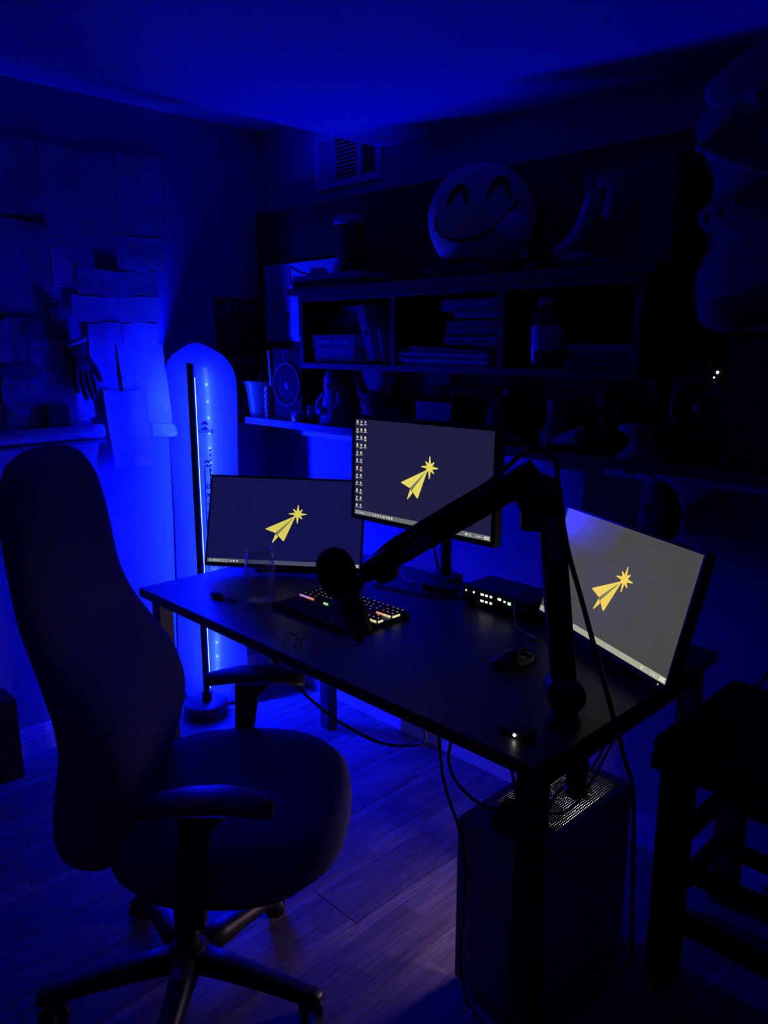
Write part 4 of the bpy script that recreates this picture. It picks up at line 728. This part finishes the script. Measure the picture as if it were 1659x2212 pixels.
B().lathe([(0, 0), (.020, 0), (.024, .004), (.027, .02), (.0305, .06), (.033, L_ - .058), (0, L_ - .058)], mb, 32, RM).build('body', BLK, mc); B().lathe([(.0312, .07), (.0325, .072), (.0325, .078), (.0312, .08)], mb, 32, RM, caps=False).build('body_ring', STEEL, mc)
B().bar(mb + ax * .09 + xr * 0, tip - a2 * .012, .026, .018, bev=.004).build('yoke', BLK, mc)
B().tube(sm([mb + V((0, 0, .01)), mb + V((-.02, -.01, -.02)), mb + V((-.075, .01, -.018)), mb + V((-.10, .03, .02)), mb + V((-.085, .04, .06))]), .0036, 8).build('cable_loop', BLK, mc)
# ---------------------------------------------------------------- keyboard and wrist rest
KX, KY = -1.843, 1.432; kb = thing('keyboard', 'black compact keyboard with rainbow lit keys on the desk behind the microphone', 'keyboard', (-1.667, 1.50, DZ))
U = .0190; KW = 18.25 * U + .008
B().bb(KX, KX + KW, KY, KY + .138, DZ, DZ + .014, .003).build('case', BLK, kb)
import colorsys
def keycol(f):
    stops = ((0, (.55, .25, 1)), (.06, (.8, .3, .9)), (.12, (1, .25, .2)), (.2, (1, .6, .25)), (.27, (.9, .9, .55)), (.36, (.3, 1, .45)), (.48, (.2, .8, .8)), (.58, (.3, .65, 1)), (.68, (.5, .35, 1)), (.78, (.8, .35, .9)), (.84, (1, .25, .25)), (.92, (1, .7, .35)), (1, (.95, 1, .45)))
    for (a, c0), (b2, c1) in zip(stops, stops[1:]):
        if f <= b2: t = (f - a) / (b2 - a); return tuple(x + (y - x) * t for x, y in zip(c0, c1))
    return stops[-1][1]
KM = [glow('key light %d' % i, keycol(i / 15), .62) for i in range(16)]; KS = [glow('key glow %d' % i, keycol(i / 15), .75) for i in range(16)]
KEY = mat('black keycap', (.012, .012, .013), .5); kmesh = {}
def key(ux, row, wd):
    if wd not in kmesh:
        t = bmesh.new(); h = wd * U / 2 - .0008; d = U / 2 - .0008; vs = [t.verts.new(p) for p in [(sx * h, sy * d, 0) for sx, sy in ((-1, -1), (1, -1), (1, 1), (-1, 1))] + [(sx * (h - .0025), sy * (d - .0025) + .001, .0085) for sx, sy in ((-1, -1), (1, -1), (1, 1), (-1, 1))]]
        for f in ((0, 1, 5, 4), (1, 2, 6, 5), (2, 3, 7, 6), (3, 0, 4, 7), (4, 5, 6, 7), (3, 2, 1, 0)): t.faces.new([vs[i] for i in f])
        me = bpy.data.meshes.new('keycap'); t.to_mesh(me); t.free(); me.materials.append(KEY); kmesh[wd] = me
    x_ = KX + .004 + (ux + wd / 2) * U; y_ = KY + .010 + (row + .5) * U + (.003 if row == 5 else 0)
    o = bpy.data.objects.new('keycap', kmesh[wd]); S.collection.objects.link(o); o.parent = kb; o.location = V((x_, y_, DZ + .0145)) - kb.location; XF[o.name] = XF[kb.name]
    f = min(15, int(16 * ux / 18.3))
    if wd < 5: B().bb(x_ - .0026, x_ + .0026, y_ + .0008, y_ + .0032, DZ + .0229, DZ + .0234).build('legend', KM[f], o) if False else B().bb(x_ - .0026, x_ + .0026, y_ + .0008, y_ + .0032, DZ + .0229, DZ + .0234).build('key_legend', KM[f], kb)
rowsK = [[1.25] * 3 + [6.25] + [1.25] * 4, [2.25] + [1] * 10 + [2.75], [1.75] + [1] * 11 + [2.25], [1.5] + [1] * 12 + [1.5], [1] * 13 + [2]]
for r, ws in enumerate(rowsK):
    ux = 0
    for wd in ws: key(ux, r, wd); ux += wd
for ux in (0, 2, 3, 4, 5, 6.5, 7.5, 8.5, 9.5, 11, 12, 13, 14, 15.25, 16.25, 17.25): key(ux, 5, 1)
for r, us in ((0, (15.25, 16.25, 17.25)), (1, (16.25,)), (3, (15.25, 16.25, 17.25)), (4, (15.25, 16.25, 17.25))):
    for ux in us: key(ux, r, 1)
def kstrip(u0, u1, y_, side=False):
    k0 = int(u0 * 2); k1 = int(u1 * 2)
    for k in range(k0, k1): B().bb(KX + .004 + k * U / 2 + .0006, KX + .004 + (k + 1) * U / 2 - .0006, y_ - .0024, y_ + .0012, DZ + .0145, DZ + .0195).build('edge_glow', KS[min(15, int(16 * (k / 2) / 18.3))], kb)
kstrip(0, 3.5, KY + .0085); kstrip(6.0, 7.2, KY + .0085); kstrip(15.2, 18.3, KY + .0085); kstrip(15.2, 18.3, KY + .010 + 3 * U - .0015)
for y0_, y1_ in ((KY + .010, KY + .010 + U), (KY + .010 + 3 * U, KY + .010 + 4.6 * U)):
    for k in range(3): B().bb(KX + KW - .0042, KX + KW - .0012, y0_ + (y1_ - y0_) * k / 3 + .0005, y0_ + (y1_ - y0_) * (k + 1) / 3 - .0005, DZ + .0145, DZ + .0195).build('edge_glow', KS[15], kb)
wr = thing('wrist_rest', 'black padded wrist rest lying in front of the keyboard', 'wrist rest', (-1.667, 1.38, DZ)); B().bb(KX, KX + KW, 1.335, 1.428, DZ, DZ + .005, .002).build('base', BLK, wr); B().bb(KX + .002, KX + KW - .002, 1.337, 1.426, DZ + .005, DZ + .016, .006).build('pad', BLKM, wr)
# ---------------------------------------------------------------- other things on the desk
GLASS = glass('jar glass', (.995, .995, 1), .02); jx, jy = -1.915, 1.345
mj = thing('mason_jar', 'empty clear glass mason jar on the desk in front of the left monitor', 'jar', (jx, jy, DZ))
out_ = [(0, .001), (.036, .001), (.044, .004), (.047, .012), (.0475, .11), (.046, .122), (.039, .140), (.036, .146), (.036, .150), (.0385, .151), (.0385, .153), (.036, .154), (.0362, .160), (.038, .161), (.038, .163), (.036, .164), (.036, .172), (.0375, .174), (.0365, .176)]
inn_ = [(.0335, .175), (.0335, .146), (.0365, .139), (.0432, .121), (.0445, .11), (.044, .014), (.040, .008), (0, .006)]
fx = lambda p: (p[0] * (1.085 if p[1] > .135 else 1), p[1] * .95)
B().lathe([fx(p) for p in out_ + inn_], (jx, jy, DZ), 44).build('glass', GLASS, mj)
b = B(); b.tube(sm([V((jx + .0482 * math.cos(a), jy + .0482 * math.sin(a), DZ + .085 + .012 * math.sin(5 * a))) for a in [-2.4 + .2 * k for k in range(10)]]), .0009, 6); b.build('embossed_script', GLASS, mj)
B().ring((jx, jy, DZ + .1430), Mx.Identity(3), .0430, .0018).build('neck_bead', GLASS, mj)
mo = thing('computer_mouse', 'black curved mouse on the right half of the desk', 'mouse', (-1.075, 1.505, DZ)); MX_ = Mx.Translation((-1.072, 1.505, DZ)) @ Mx.Rotation(math.radians(-18), 4, 'Z')
rg = []
for i in range(13):
    f = i / 12; yv = -.060 + .12 * f; hw = .033 * math.sin(PI * (.08 + .84 * f)) ** .45; hh = .038 * math.sin(PI * min(1, .10 + .80 * f)) ** .8 * (1 - .25 * f) + .004
    rg.append([MX_ @ V((hw * math.cos(a) * (1.06 if math.sin(a) < .3 else 1), yv, max(.001, hh * math.sin(a)))) for a in [PI * k / 14 for k in range(15)]] + [MX_ @ V((hw * .8 * math.cos(PI + PI * k / 4), yv, .001)) for k in range(1, 4)])
b = B(); b.loft(rg); b.build('shell', mat('glossy mouse', (.03, .03, .034), .22), mo)
B(MX_).lathe([(0, -.003), (.008, -.003), (.008, .003), (0, .003)], (0, .034, .0335), 18, Mx.Rotation(PI / 2, 3, 'Y')).build('scroll_wheel', STEEL, mo)
for s_ in (-1, 1): B(MX_).bar((s_ * .013, .016, .0362), (s_ * .016, .054, .020), .019, .0022, up=(0, 0, 1)).build('button', MATS['clip grey'], mo)
ai = thing('audio_interface', 'black audio interface box with white lit buttons at the back of the desk', 'audio interface', (-1.33, 1.85, DZ))
IX0, IX1, IY0, IY1 = -1.462, -1.215, 1.775, 1.915
B().bb(IX0, IX1, IY0, IY1, DZ + .006, DZ + .062, .006).build('case', BLK, ai)
for a in (IX0 + .03, IX1 - .03):
    for c_ in (IY0 + .02, IY1 - .02): B().lathe([(0, 0), (.008, 0), (.008, .007), (0, .007)], (a, c_, DZ), 14).build('foot', BLK, ai)
WL = glow('white key light', (1, .97, .9), 1.5); GLd = glow('green key light', (.5, 1, .6), 1.2)
for nm, cx, cz, a, c_, m in [('dot_light', -1.448, .046, .0025, .0025, WL), ('dot_light', -1.418, .046, .003, .003, WL)] + [('lit_button', -1.386 + .0165 * k, .046 - .020 * r, .0058 if k == 0 else .0042, .0032, WL) for k in range(3) for r in range(2)] + [('lit_button', -1.322, .046, .006, .0034, WL), ('lit_button', -1.303, .043, .0036, .0028, WL), ('lit_button', -1.286, .041, .0055, .0045, GLd)]:
    B().bb(cx - a, cx + a, IY0 - .0012, IY0 + .0004, DZ + cz - c_, DZ + cz + c_, .0006).build(nm, m, ai)
for k in range(2): B().lathe([(0, -.001), (.011, -.001), (.010, .012), (0, .012)], (-1.262 + .028 * k, IY0, DZ + .03), 22, Mx.Rotation(PI / 2, 3, 'X')).build('knob', BLK, ai)
wc = B(); wc.tube(sm([(-1.255, 1.85, DZ + .066), (-1.262, 1.80, DZ + .066), (-1.263, 1.768, DZ + .045), (-1.235, 1.735, DZ + .006), (-1.20, 1.708, DZ + .004), (-1.155, 1.688, DZ + .004)]), .0026, 8); o = thing('white_cable', 'thin white cable looping off the audio interface onto the desk', 'cable', (-1.2, 1.74, DZ)); wc.build('cord', mat('white cable', (.35, .35, .37), .5), o); B().bar((-1.158, 1.689, DZ + .005), (-1.128, 1.677, DZ + .005), .008, .005, bev=.001).build('plug', MATS['white cable'], o)
o = thing('usb_plug', 'pale cable plug lying by the pole of the centre monitor', 'plug', (-1.80, 1.86, DZ)); B().bar((-1.815, 1.87, DZ + .006), (-1.785, 1.845, DZ + .006), .010, .006, bev=.001).build('plug_body', mat('pale plug', (.4, .42, .46), .35), o); B().tube(sm([(-1.785, 1.845, DZ + .005), (-1.755, 1.825, DZ + .004), (-1.715, 1.808, DZ + .004)]), .0022).build('cord', MATS['pale plug'], o); B().bar((-1.715, 1.808, DZ + .005), (-1.695, 1.80, DZ + .005), .009, .006).build('far_plug', MATS['pale plug'], o)
o = thing('tape_box', 'dim flat box with a faint reddish label at the back of the desk', 'box', (-1.60, 1.83, DZ)); B().bb(-1.655, -1.545, 1.80, 1.86, DZ, DZ + .018, .002).build('body', BLK, o); B().bb(-1.645, -1.555, 1.7992, 1.80, DZ + .004, DZ + .014).build('label', mat('dim red label', (.06, .03, .03), .6), o)
o = thing('key_bunch', 'small dark bunch of keys lying on the left end of the desk', 'keys', (-2.02, 1.27, DZ)); b = B(); b.ell((-2.035, 1.265, DZ + .008), (.032, .016, .008), 14); b.build('fob', BLKM, o); B().ring((-2.0, 1.275, DZ + .003), Mx.Identity(3), .013, .0016).build('ring', STEEL, o)
for k in range(3): B().bar((-1.992, 1.277, DZ + .003 + .001 * k), (-1.955 - .006 * k, 1.268 + .014 * k, DZ + .002), .008, .002).build('key', STEEL, o)
o = thing('eyeglasses', 'pair of thin rimmed eyeglasses lying at the front edge of the desk', 'glasses', (-1.53, 1.19, DZ)); RG = mat('thin rim', (.12, .12, .13), .3)
for k, (cx, cy) in enumerate(((-1.56, 1.185), (-1.505, 1.20))): B().ring((cx, cy, DZ + .015), basis((.96, .27, 0), (-.1, .2, .97), (.26, -.93, .2)), .021, .0012, 30, 6).build('rim', RG, o)
B().tube(sm([(-1.541, 1.191, DZ + .018), (-1.533, 1.192, DZ + .022), (-1.525, 1.195, DZ + .018)]), .0011).build('bridge', RG, o)
for p_, q_ in (((-1.581, 1.18, DZ + .018), (-1.612, 1.285, DZ + .003)), ((-1.485, 1.206, DZ + .018), (-1.51, 1.315, DZ + .003))): B().tube([p_, q_], .0012).build('temple', RG, o)
# ---------------------------------------------------------------- office chair (local x = forward, y = away from the camera, z up)
CO = RH * -.463 + FH * 1.61; RC = basis(RH, FH, (0, 0, 1)); ch = thing('office_chair', 'large black high-backed office chair turned sideways at the desk', 'chair', CO, RC); CX = XF[ch.name]
def C_(): return B(CX)
# seat
def sell(x_, y_, rx, ry, z_, e=2.6, n=48): return [V((x_ + rx * math.copysign(abs(math.cos(a)) ** (2 / e), math.cos(a)), y_ + ry * math.copysign(abs(math.sin(a)) ** (2 / e), math.sin(a)), z_)) for a in [2 * PI * k / n for k in range(n)]]
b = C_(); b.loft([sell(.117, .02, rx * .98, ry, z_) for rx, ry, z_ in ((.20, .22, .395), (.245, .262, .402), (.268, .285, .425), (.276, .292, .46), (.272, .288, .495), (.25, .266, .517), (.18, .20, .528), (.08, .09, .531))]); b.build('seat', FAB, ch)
b = C_(); b.loft([sell(.11, .02, rx, ry, z_) for rx, ry, z_ in ((.18, .2, .372), (.23, .245, .378), (.235, .25, .40), (.1, .1, .402))]); b.build('seat_pan', BLK, ch)
b = C_(); b.ring((.125, .02, .428), Mx.Identity(3), .0, .001, 4) if False else None
# backrest: rows of (z, rear x, front x, half width)
bk = [(.40, -.225, -.165, .12), (.415, -.258, -.125, .17), (.45, -.272, -.100, .205), (.52, -.266, -.076, .232), (.60, -.248, -.050, .252), (.685, -.232, -.040, .260), (.77, -.236, -.066, .260), (.84, -.244, -.112, .256), (.91, -.252, -.160, .250), (.98, -.262, -.184, .246), (1.07, -.274, -.194, .240), (1.14, -.284, -.200, .232), (1.20, -.292, -.206, .214), (1.245, -.296, -.216, .184), (1.278, -.296, -.228, .140), (1.295, -.282, -.244, .08)]
b = C_(); rings = []
bq = [tuple(a) for a in zip(*[[p.x for p in sm([(q[i], 0, 0) for q in bk], 3)] for i in range(4)])]
for z_, xr_, xf_, hw in bq:
    row = []; n = 44
    for k in range(n):
        a = 2 * PI * k / n; c2, s_ = math.cos(a), math.sin(a); yy_ = hw * math.copysign(abs(s_) ** .62, s_); th = (xf_ - xr_) / 2; xm = (xf_ + xr_) / 2
        wrap = .035 * (abs(yy_) / max(hw, .01)) ** 2 * min(1, max(.35, (1.12 - z_) / .35))
        row.append(V((xm + th * math.copysign(abs(c2) ** .8, c2) + wrap, .02 + yy_, z_)))
    rings.append(row)
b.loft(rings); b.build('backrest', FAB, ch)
b = C_(); b.bar((-.25, .02, .50), (-.10, .02, .375), .07, .02, up=(0, 1, 0), bev=.005); b.build('back_bracket', BLK, ch)
for s_ in (-1, 1):
    yA = .02 + s_ * .293; g = .0 if s_ < 0 else .0
    b = C_(); b.loft([[V((x_, yA + w_ * math.cos(a), z_ + .016 * math.sin(a))) for a in [2 * PI * k / 18 for k in range(18)]] for x_, w_, z_ in ((-.012, .016, .640), (.0, .030, .644), (.03, .040, .650), (.08, .045, .658), (.15, .046, .662), (.20, .042, .656), (.235, .034, .646), (.252, .018, .640))]); b.build('armrest_pad', mat('soft armrest', (.05, .05, .052), .45, spec=.4), ch)
    b = C_(); b.loft([[V((xm + dx, yA + dy, z_)) for dx, dy in ((-w_, -.014), (w_, -.014), (w_, .014), (-w_, .014))] for xm, w_, z_ in ((.115, .045, .632), (.10, .030, .60), (.09, .024, .50), (.085, .026, .40), (.085, .026, .385))], smooth=False); b.build('armrest_post', BLK, ch)
    b = C_(); b.bar((.085, .02 + s_ * .305, .388), (.085, .02 + s_ * .16, .384), .05, .014, up=(1, 0, 0), bev=.003); b.build('armrest_bracket', BLK, ch)
b = C_(); b.box((.02, .02, .352), (.24, .16, .05), bev=.012); b.build('tilt_mechanism', BLK, ch)
b = C_(); b.tube(sm([(.06, -.08, .35), (.07, -.17, .346), (.075, -.22, .34)]), [.006] * 16 + [.009], 10); b.build('tilt_lever', BLK, ch)
b = C_(); b.cyl((0, -.02, .10), (0, -.02, .22), .030); b.cyl((0, -.02, .20), (0, -.02, .335), .018); b.build('gas_column', BLK, ch)
b = C_(); b.lathe([(0, .065), (.045, .065), (.052, .075), (.050, .11), (.036, .125), (0, .125)], (0, -.02, 0), 30); b.build('hub', BLK, ch)
wheel = []
for k in range(5):
    a = math.radians(-90 + 72 * k + 0); d = V((math.cos(a), math.sin(a), 0)); s_ = V((-d.y, d.x, 0)); o0 = V((0, -.02, 0))
    b = C_(); b.loft([[o0 + d * r + s_ * (w_ * sx) + V((0, 0, z_ + h * sz)) for sx, sz in ((-1, -.8), (-.8, -1), (.8, -1), (1, -.8), (.75, .8), (.45, 1), (-.45, 1), (-.75, .8))] for r, w_, h, z_ in ((.03, .034, .024, .094), (.10, .030, .021, .092), (.20, .026, .017, .084), (.29, .024, .014, .074), (.325, .022, .012, .070), (.338, .015, .008, .069))]); b.build('base_leg', BLK, ch)
    c0 = o0 + d * .315; rot = .6 + 1.3 * k; dd = V((math.cos(rot), math.sin(rot), 0)); ss = V((-dd.y, dd.x, 0))
    b = C_()
    for q in (-1, 1): b.cyl(c0 + dd * .018 + ss * (q * .009) + V((0, 0, .027)), c0 + dd * .018 + ss * (q * .024) + V((0, 0, .027)), .027, n=22)
    b.cyl(c0 + V((0, 0, .03)), c0 + V((0, 0, .072)), .007, n=10); b.box(c0 + dd * .012 + V((0, 0, .044)), (.03, .018, .02), basis(dd, ss, (0, 0, 1)), .004); b.build('caster', BLK, ch)
# ---------------------------------------------------------------- computer tower under the right end of the desk
pc = thing('computer_tower', 'pale grey computer tower on the floor beneath the right end of the desk', 'computer', (-.92, 1.46, 0))
PX0, PX1, PY0, PY1, PZ = -1.030, -.818, 1.252, 1.672, .442; CASE = mat('grey case paint', (.26, .26, .32), .5)
for x_, y_ in ((PX0 + .03, PY0 + .03), (PX1 - .03, PY0 + .03), (PX0 + .03, PY1 - .03), (PX1 - .03, PY1 - .03)): B().lathe([(0, 0), (.014, 0), (.014, .013), (0, .013)], (x_, y_, 0), 16).build('foot', BLK, pc)
B().bb(PX0, PX1, PY0, PY0 + .012, .012, PZ, .002).build('front_panel', CASE, pc); B().bb(PX1 - .004, PX1, PY0 + .012, PY1, .012, PZ, .001).build('side_panel', CASE, pc); B().bb(PX0 + .004, PX1 - .004, PY1 - .004, PY1, .012, PZ - .004).build('rear_panel', CASE, pc); B().bb(PX0 + .004, PX1 - .004, PY0 + .012, PY1 - .004, .012, .02).build('floor_panel', CASE, pc)
GX0, GX1, GY0, GY1 = PX0 + .022, PX1 - .022, PY0 + .115, PY1 - .03
b = B(); b.bb(PX0, PX1 - .004, PY0 + .012, GY0, PZ - .004, PZ); b.bb(PX0, PX1 - .004, GY1, PY1, PZ - .004, PZ); b.bb(PX0, GX0, GY0, GY1, PZ - .004, PZ); b.bb(GX1, PX1 - .004, GY0, GY1, PZ - .004, PZ); b.build('top_panel', CASE, pc)
b = B(); n1_, n2_ = int((GX1 - GX0) / .0062), int((GY1 - GY0) / .0062)
for k in range(n1_ + 1): x_ = GX0 + (GX1 - GX0) * k / n1_; b.bb(x_ - .0016, x_ + .0016, GY0, GY1, PZ - .0012, PZ + .0006)
for k in range(n2_ + 1): y_ = GY0 + (GY1 - GY0) * k / n2_; b.bb(GX0, GX1, y_ - .0016, y_ + .0016, PZ - .0010, PZ + .0008)
b.build('top_grille', BLK, pc, kind='stuff')
sg = bpy.data.materials.new('clear side'); sg.use_nodes = True; nt = sg.node_tree; tr = nt.nodes.new('ShaderNodeBsdfTransparent'); tr.inputs[0].default_value = (.75, .75, .78, 1); gl = nt.nodes.new('ShaderNodeBsdfGlossy'); gl.inputs['Roughness'].default_value = .05; mxx = nt.nodes.new('ShaderNodeMixShader'); mxx.inputs[0].default_value = .06
nt.links.new(tr.outputs[0], mxx.inputs[1]); nt.links.new(gl.outputs[0], mxx.inputs[2]); nt.links.new(mxx.outputs[0], [n for n in nt.nodes if n.type == 'OUTPUT_MATERIAL'][0].inputs[0])
B().bb(PX0, PX0 + .003, PY0 + .012, PY1, .02, PZ - .004).build('glass_side', sg, pc)
B().bb(PX1 - .05, PX1 - .045, PY0 + .03, PY1 - .02, .05, PZ - .04).build('circuit_board', mat('circuit board', (.02, .025, .03), .5), pc); B().bb(PX0 + .03, PX1 - .05, PY0 + .10, PY1 - .05, .20, .235, .004).build('graphics_card', BLK, pc)
FAN = glow('warm white fan light', (1, .85, .85), 3); FANP = glow('pink white case light', (1, .66, .82), 26.0)
for k, y_ in enumerate((GY0 + .075, GY0 + .205)):
    B().ring(((GX0 + GX1) / 2, y_, PZ - .022), Mx.Identity(3), .055, .004).build('fan_ring', FAN, pc)
    f_ = B()
    for j in range(7): f_.box(((GX0 + GX1) / 2 + .028 * math.cos(j * .9), y_ + .028 * math.sin(j * .9), PZ - .026), (.044, .018, .002), Mx.Rotation(j * .9, 3, 'Z') @ Mx.Rotation(.4, 3, 'X'))
    f_.cyl(((GX0 + GX1) / 2, y_, PZ - .034), ((GX0 + GX1) / 2, y_, PZ - .018), .016); f_.build('fan_rotor', mat('grey rotor', (.2, .2, .2), .5), pc)
for z_ in (.10, .30): B().bb(PX0 + .05, PX0 + .056, PY0 + .03, PY0 + .036, z_ - .06, z_ + .10).build('light_bar', FANP, pc)
B().bb(PX0 + .04, PX1 - .06, PY1 - .03, PY1 - .026, .05, .38).build('light_bar', FANP, pc)
cr = thing('power_brick', 'black ribbed power brick lying on top of the computer tower', 'power brick', (-.955, 1.30, PZ)); BX_ = Mx.Translation((-.935, 1.315, PZ)) @ Mx.Rotation(.25, 4, 'Z'); B(BX_).box((0, 0, .018), (.05, .085, .034), bev=.006).build('body', BLK, cr)
for k in range(5): B(BX_).box((0, -.034 + .017 * k, .036), (.044, .008, .005), bev=.001).build('rib', BLK, cr)
B().tube(sm([(-.94, 1.36, PZ + .02), (-.97, 1.37, PZ + .10), (-.985, 1.36, .60), (-.98, 1.35, .698)]), .004).build('cord', BLK, cr)
# ---------------------------------------------------------------- black stool at the right edge
so = thing('stool', 'black square stool with crossing stretchers at the right edge beside the desk', 'stool', (-.52, 1.82, 0))
SX0, SX1, SY0, SY1, SZ = -.690, -.325, 1.64, 2.0, .60
for x_ in (SX0, SX1):
    for y_ in (SY0, SY1): B().bb(x_ - .032, x_ + .032, y_ - .032, y_ + .032, 0, SZ - .05, .004).build('leg', BLKM, so)
B().bb(SX0 - .05, SX1 + .05, SY0 - .05, SY1 + .05, SZ - .05, SZ - .012, .006).build('seat_board', BLKM, so); B().bb(SX0 - .05, SX1 + .05, SY0 - .05, SY1 + .05, SZ - .012, SZ + .03, .016).build('seat_cushion', BLKM, so)
for z_ in (.16, .30):
    for y_ in (SY0, SY1): B().bb(SX0 + .032, SX1 - .032, y_ - .014, y_ + .014, z_ - .02, z_ + .02, .002).build('stretcher', BLKM, so)
    for x_ in (SX0, SX1): B().bb(x_ - .014, x_ + .014, SY0 + .032, SY1 - .032, z_ + .03, z_ + .07, .002).build('stretcher', BLKM, so)
# ---------------------------------------------------------------- cables under and behind the desk
def cable(pts, r, label, m=BLK, nm='cable'):
    b = B(); b.tube(sm(pts), r, 8); lo = min(p[2] for p in pts); return solo(b, nm, m, label, 'cable', (pts[0][0], pts[0][1], lo))
cable([(-1.62, 1.16, .694), (-1.58, 1.20, .62), (-1.50, 1.27, .52), (-1.38, 1.34, .46), (-1.25, 1.36, .50), (-1.18, 1.30, .60), (-1.15, 1.26, .694)], .0045, 'black cable sagging in a bow beneath the desk front edge')
cable([(-1.05, 1.20, .694), (-1.04, 1.21, .55), (-.985, 1.215, .42), (-.975, 1.215, .30), (-.98, 1.21, .12), (-.965, 1.22, .006), (-.93, 1.20, .006)], .0035, 'thin black cable hanging down the front of the computer tower')
cable([(-1.02, 1.23, .694), (-1.06, 1.25, .58), (-1.05, 1.28, .50), (-.99, 1.32, .452), (-.96, 1.40, .448)], .004, 'black cable dropping from the desk onto the computer tower top')
cable([(-.74, 1.72, .70), (-.72, 1.70, .52), (-.76, 1.70, .30), (-.73, 1.72, .10), (-.76, 1.80, .007)], .004, 'black cable hanging behind the stool leg from the desk end')
cable([(-.70, 1.58, .80), (-.66, 1.60, .66), (-.68, 1.72, .63), (-.62, 1.90, .70), (-.60, 2.0, .85), (-.62, 2.055, 1.0)], .004, 'black cable running up the wall behind the right monitor')
cable([(-.84, 1.64, .694), (-.86, 1.62, .58), (-.90, 1.60, .47), (-.92, 1.50, .448), (-.88, 1.38, .448), (-.84, 1.30, .449)], .0045, 'black cable lying across the grille of the computer tower')
cable([(-.80, 1.60, .694), (-.84, 1.58, .56), (-.86, 1.45, .449), (-.95, 1.38, .449), (-.99, 1.44, .449)], .004, 'second black cable curled on top of the computer tower')
cable([(-1.62, 1.90, DZ + .005), (-1.52, 1.88, DZ + .005), (-1.48, 1.90, DZ + .03), (-1.44, 1.925, DZ + .03)], .0045, 'black cable running from the monitor pole to the audio interface')
cable([(-1.78, 1.70, DZ + .004), (-1.60, 1.74, DZ + .004), (-1.50, 1.80, DZ + .004), (-1.475, 1.86, DZ + .004)], .003, 'thin black cable crossing the desk behind the keyboard')
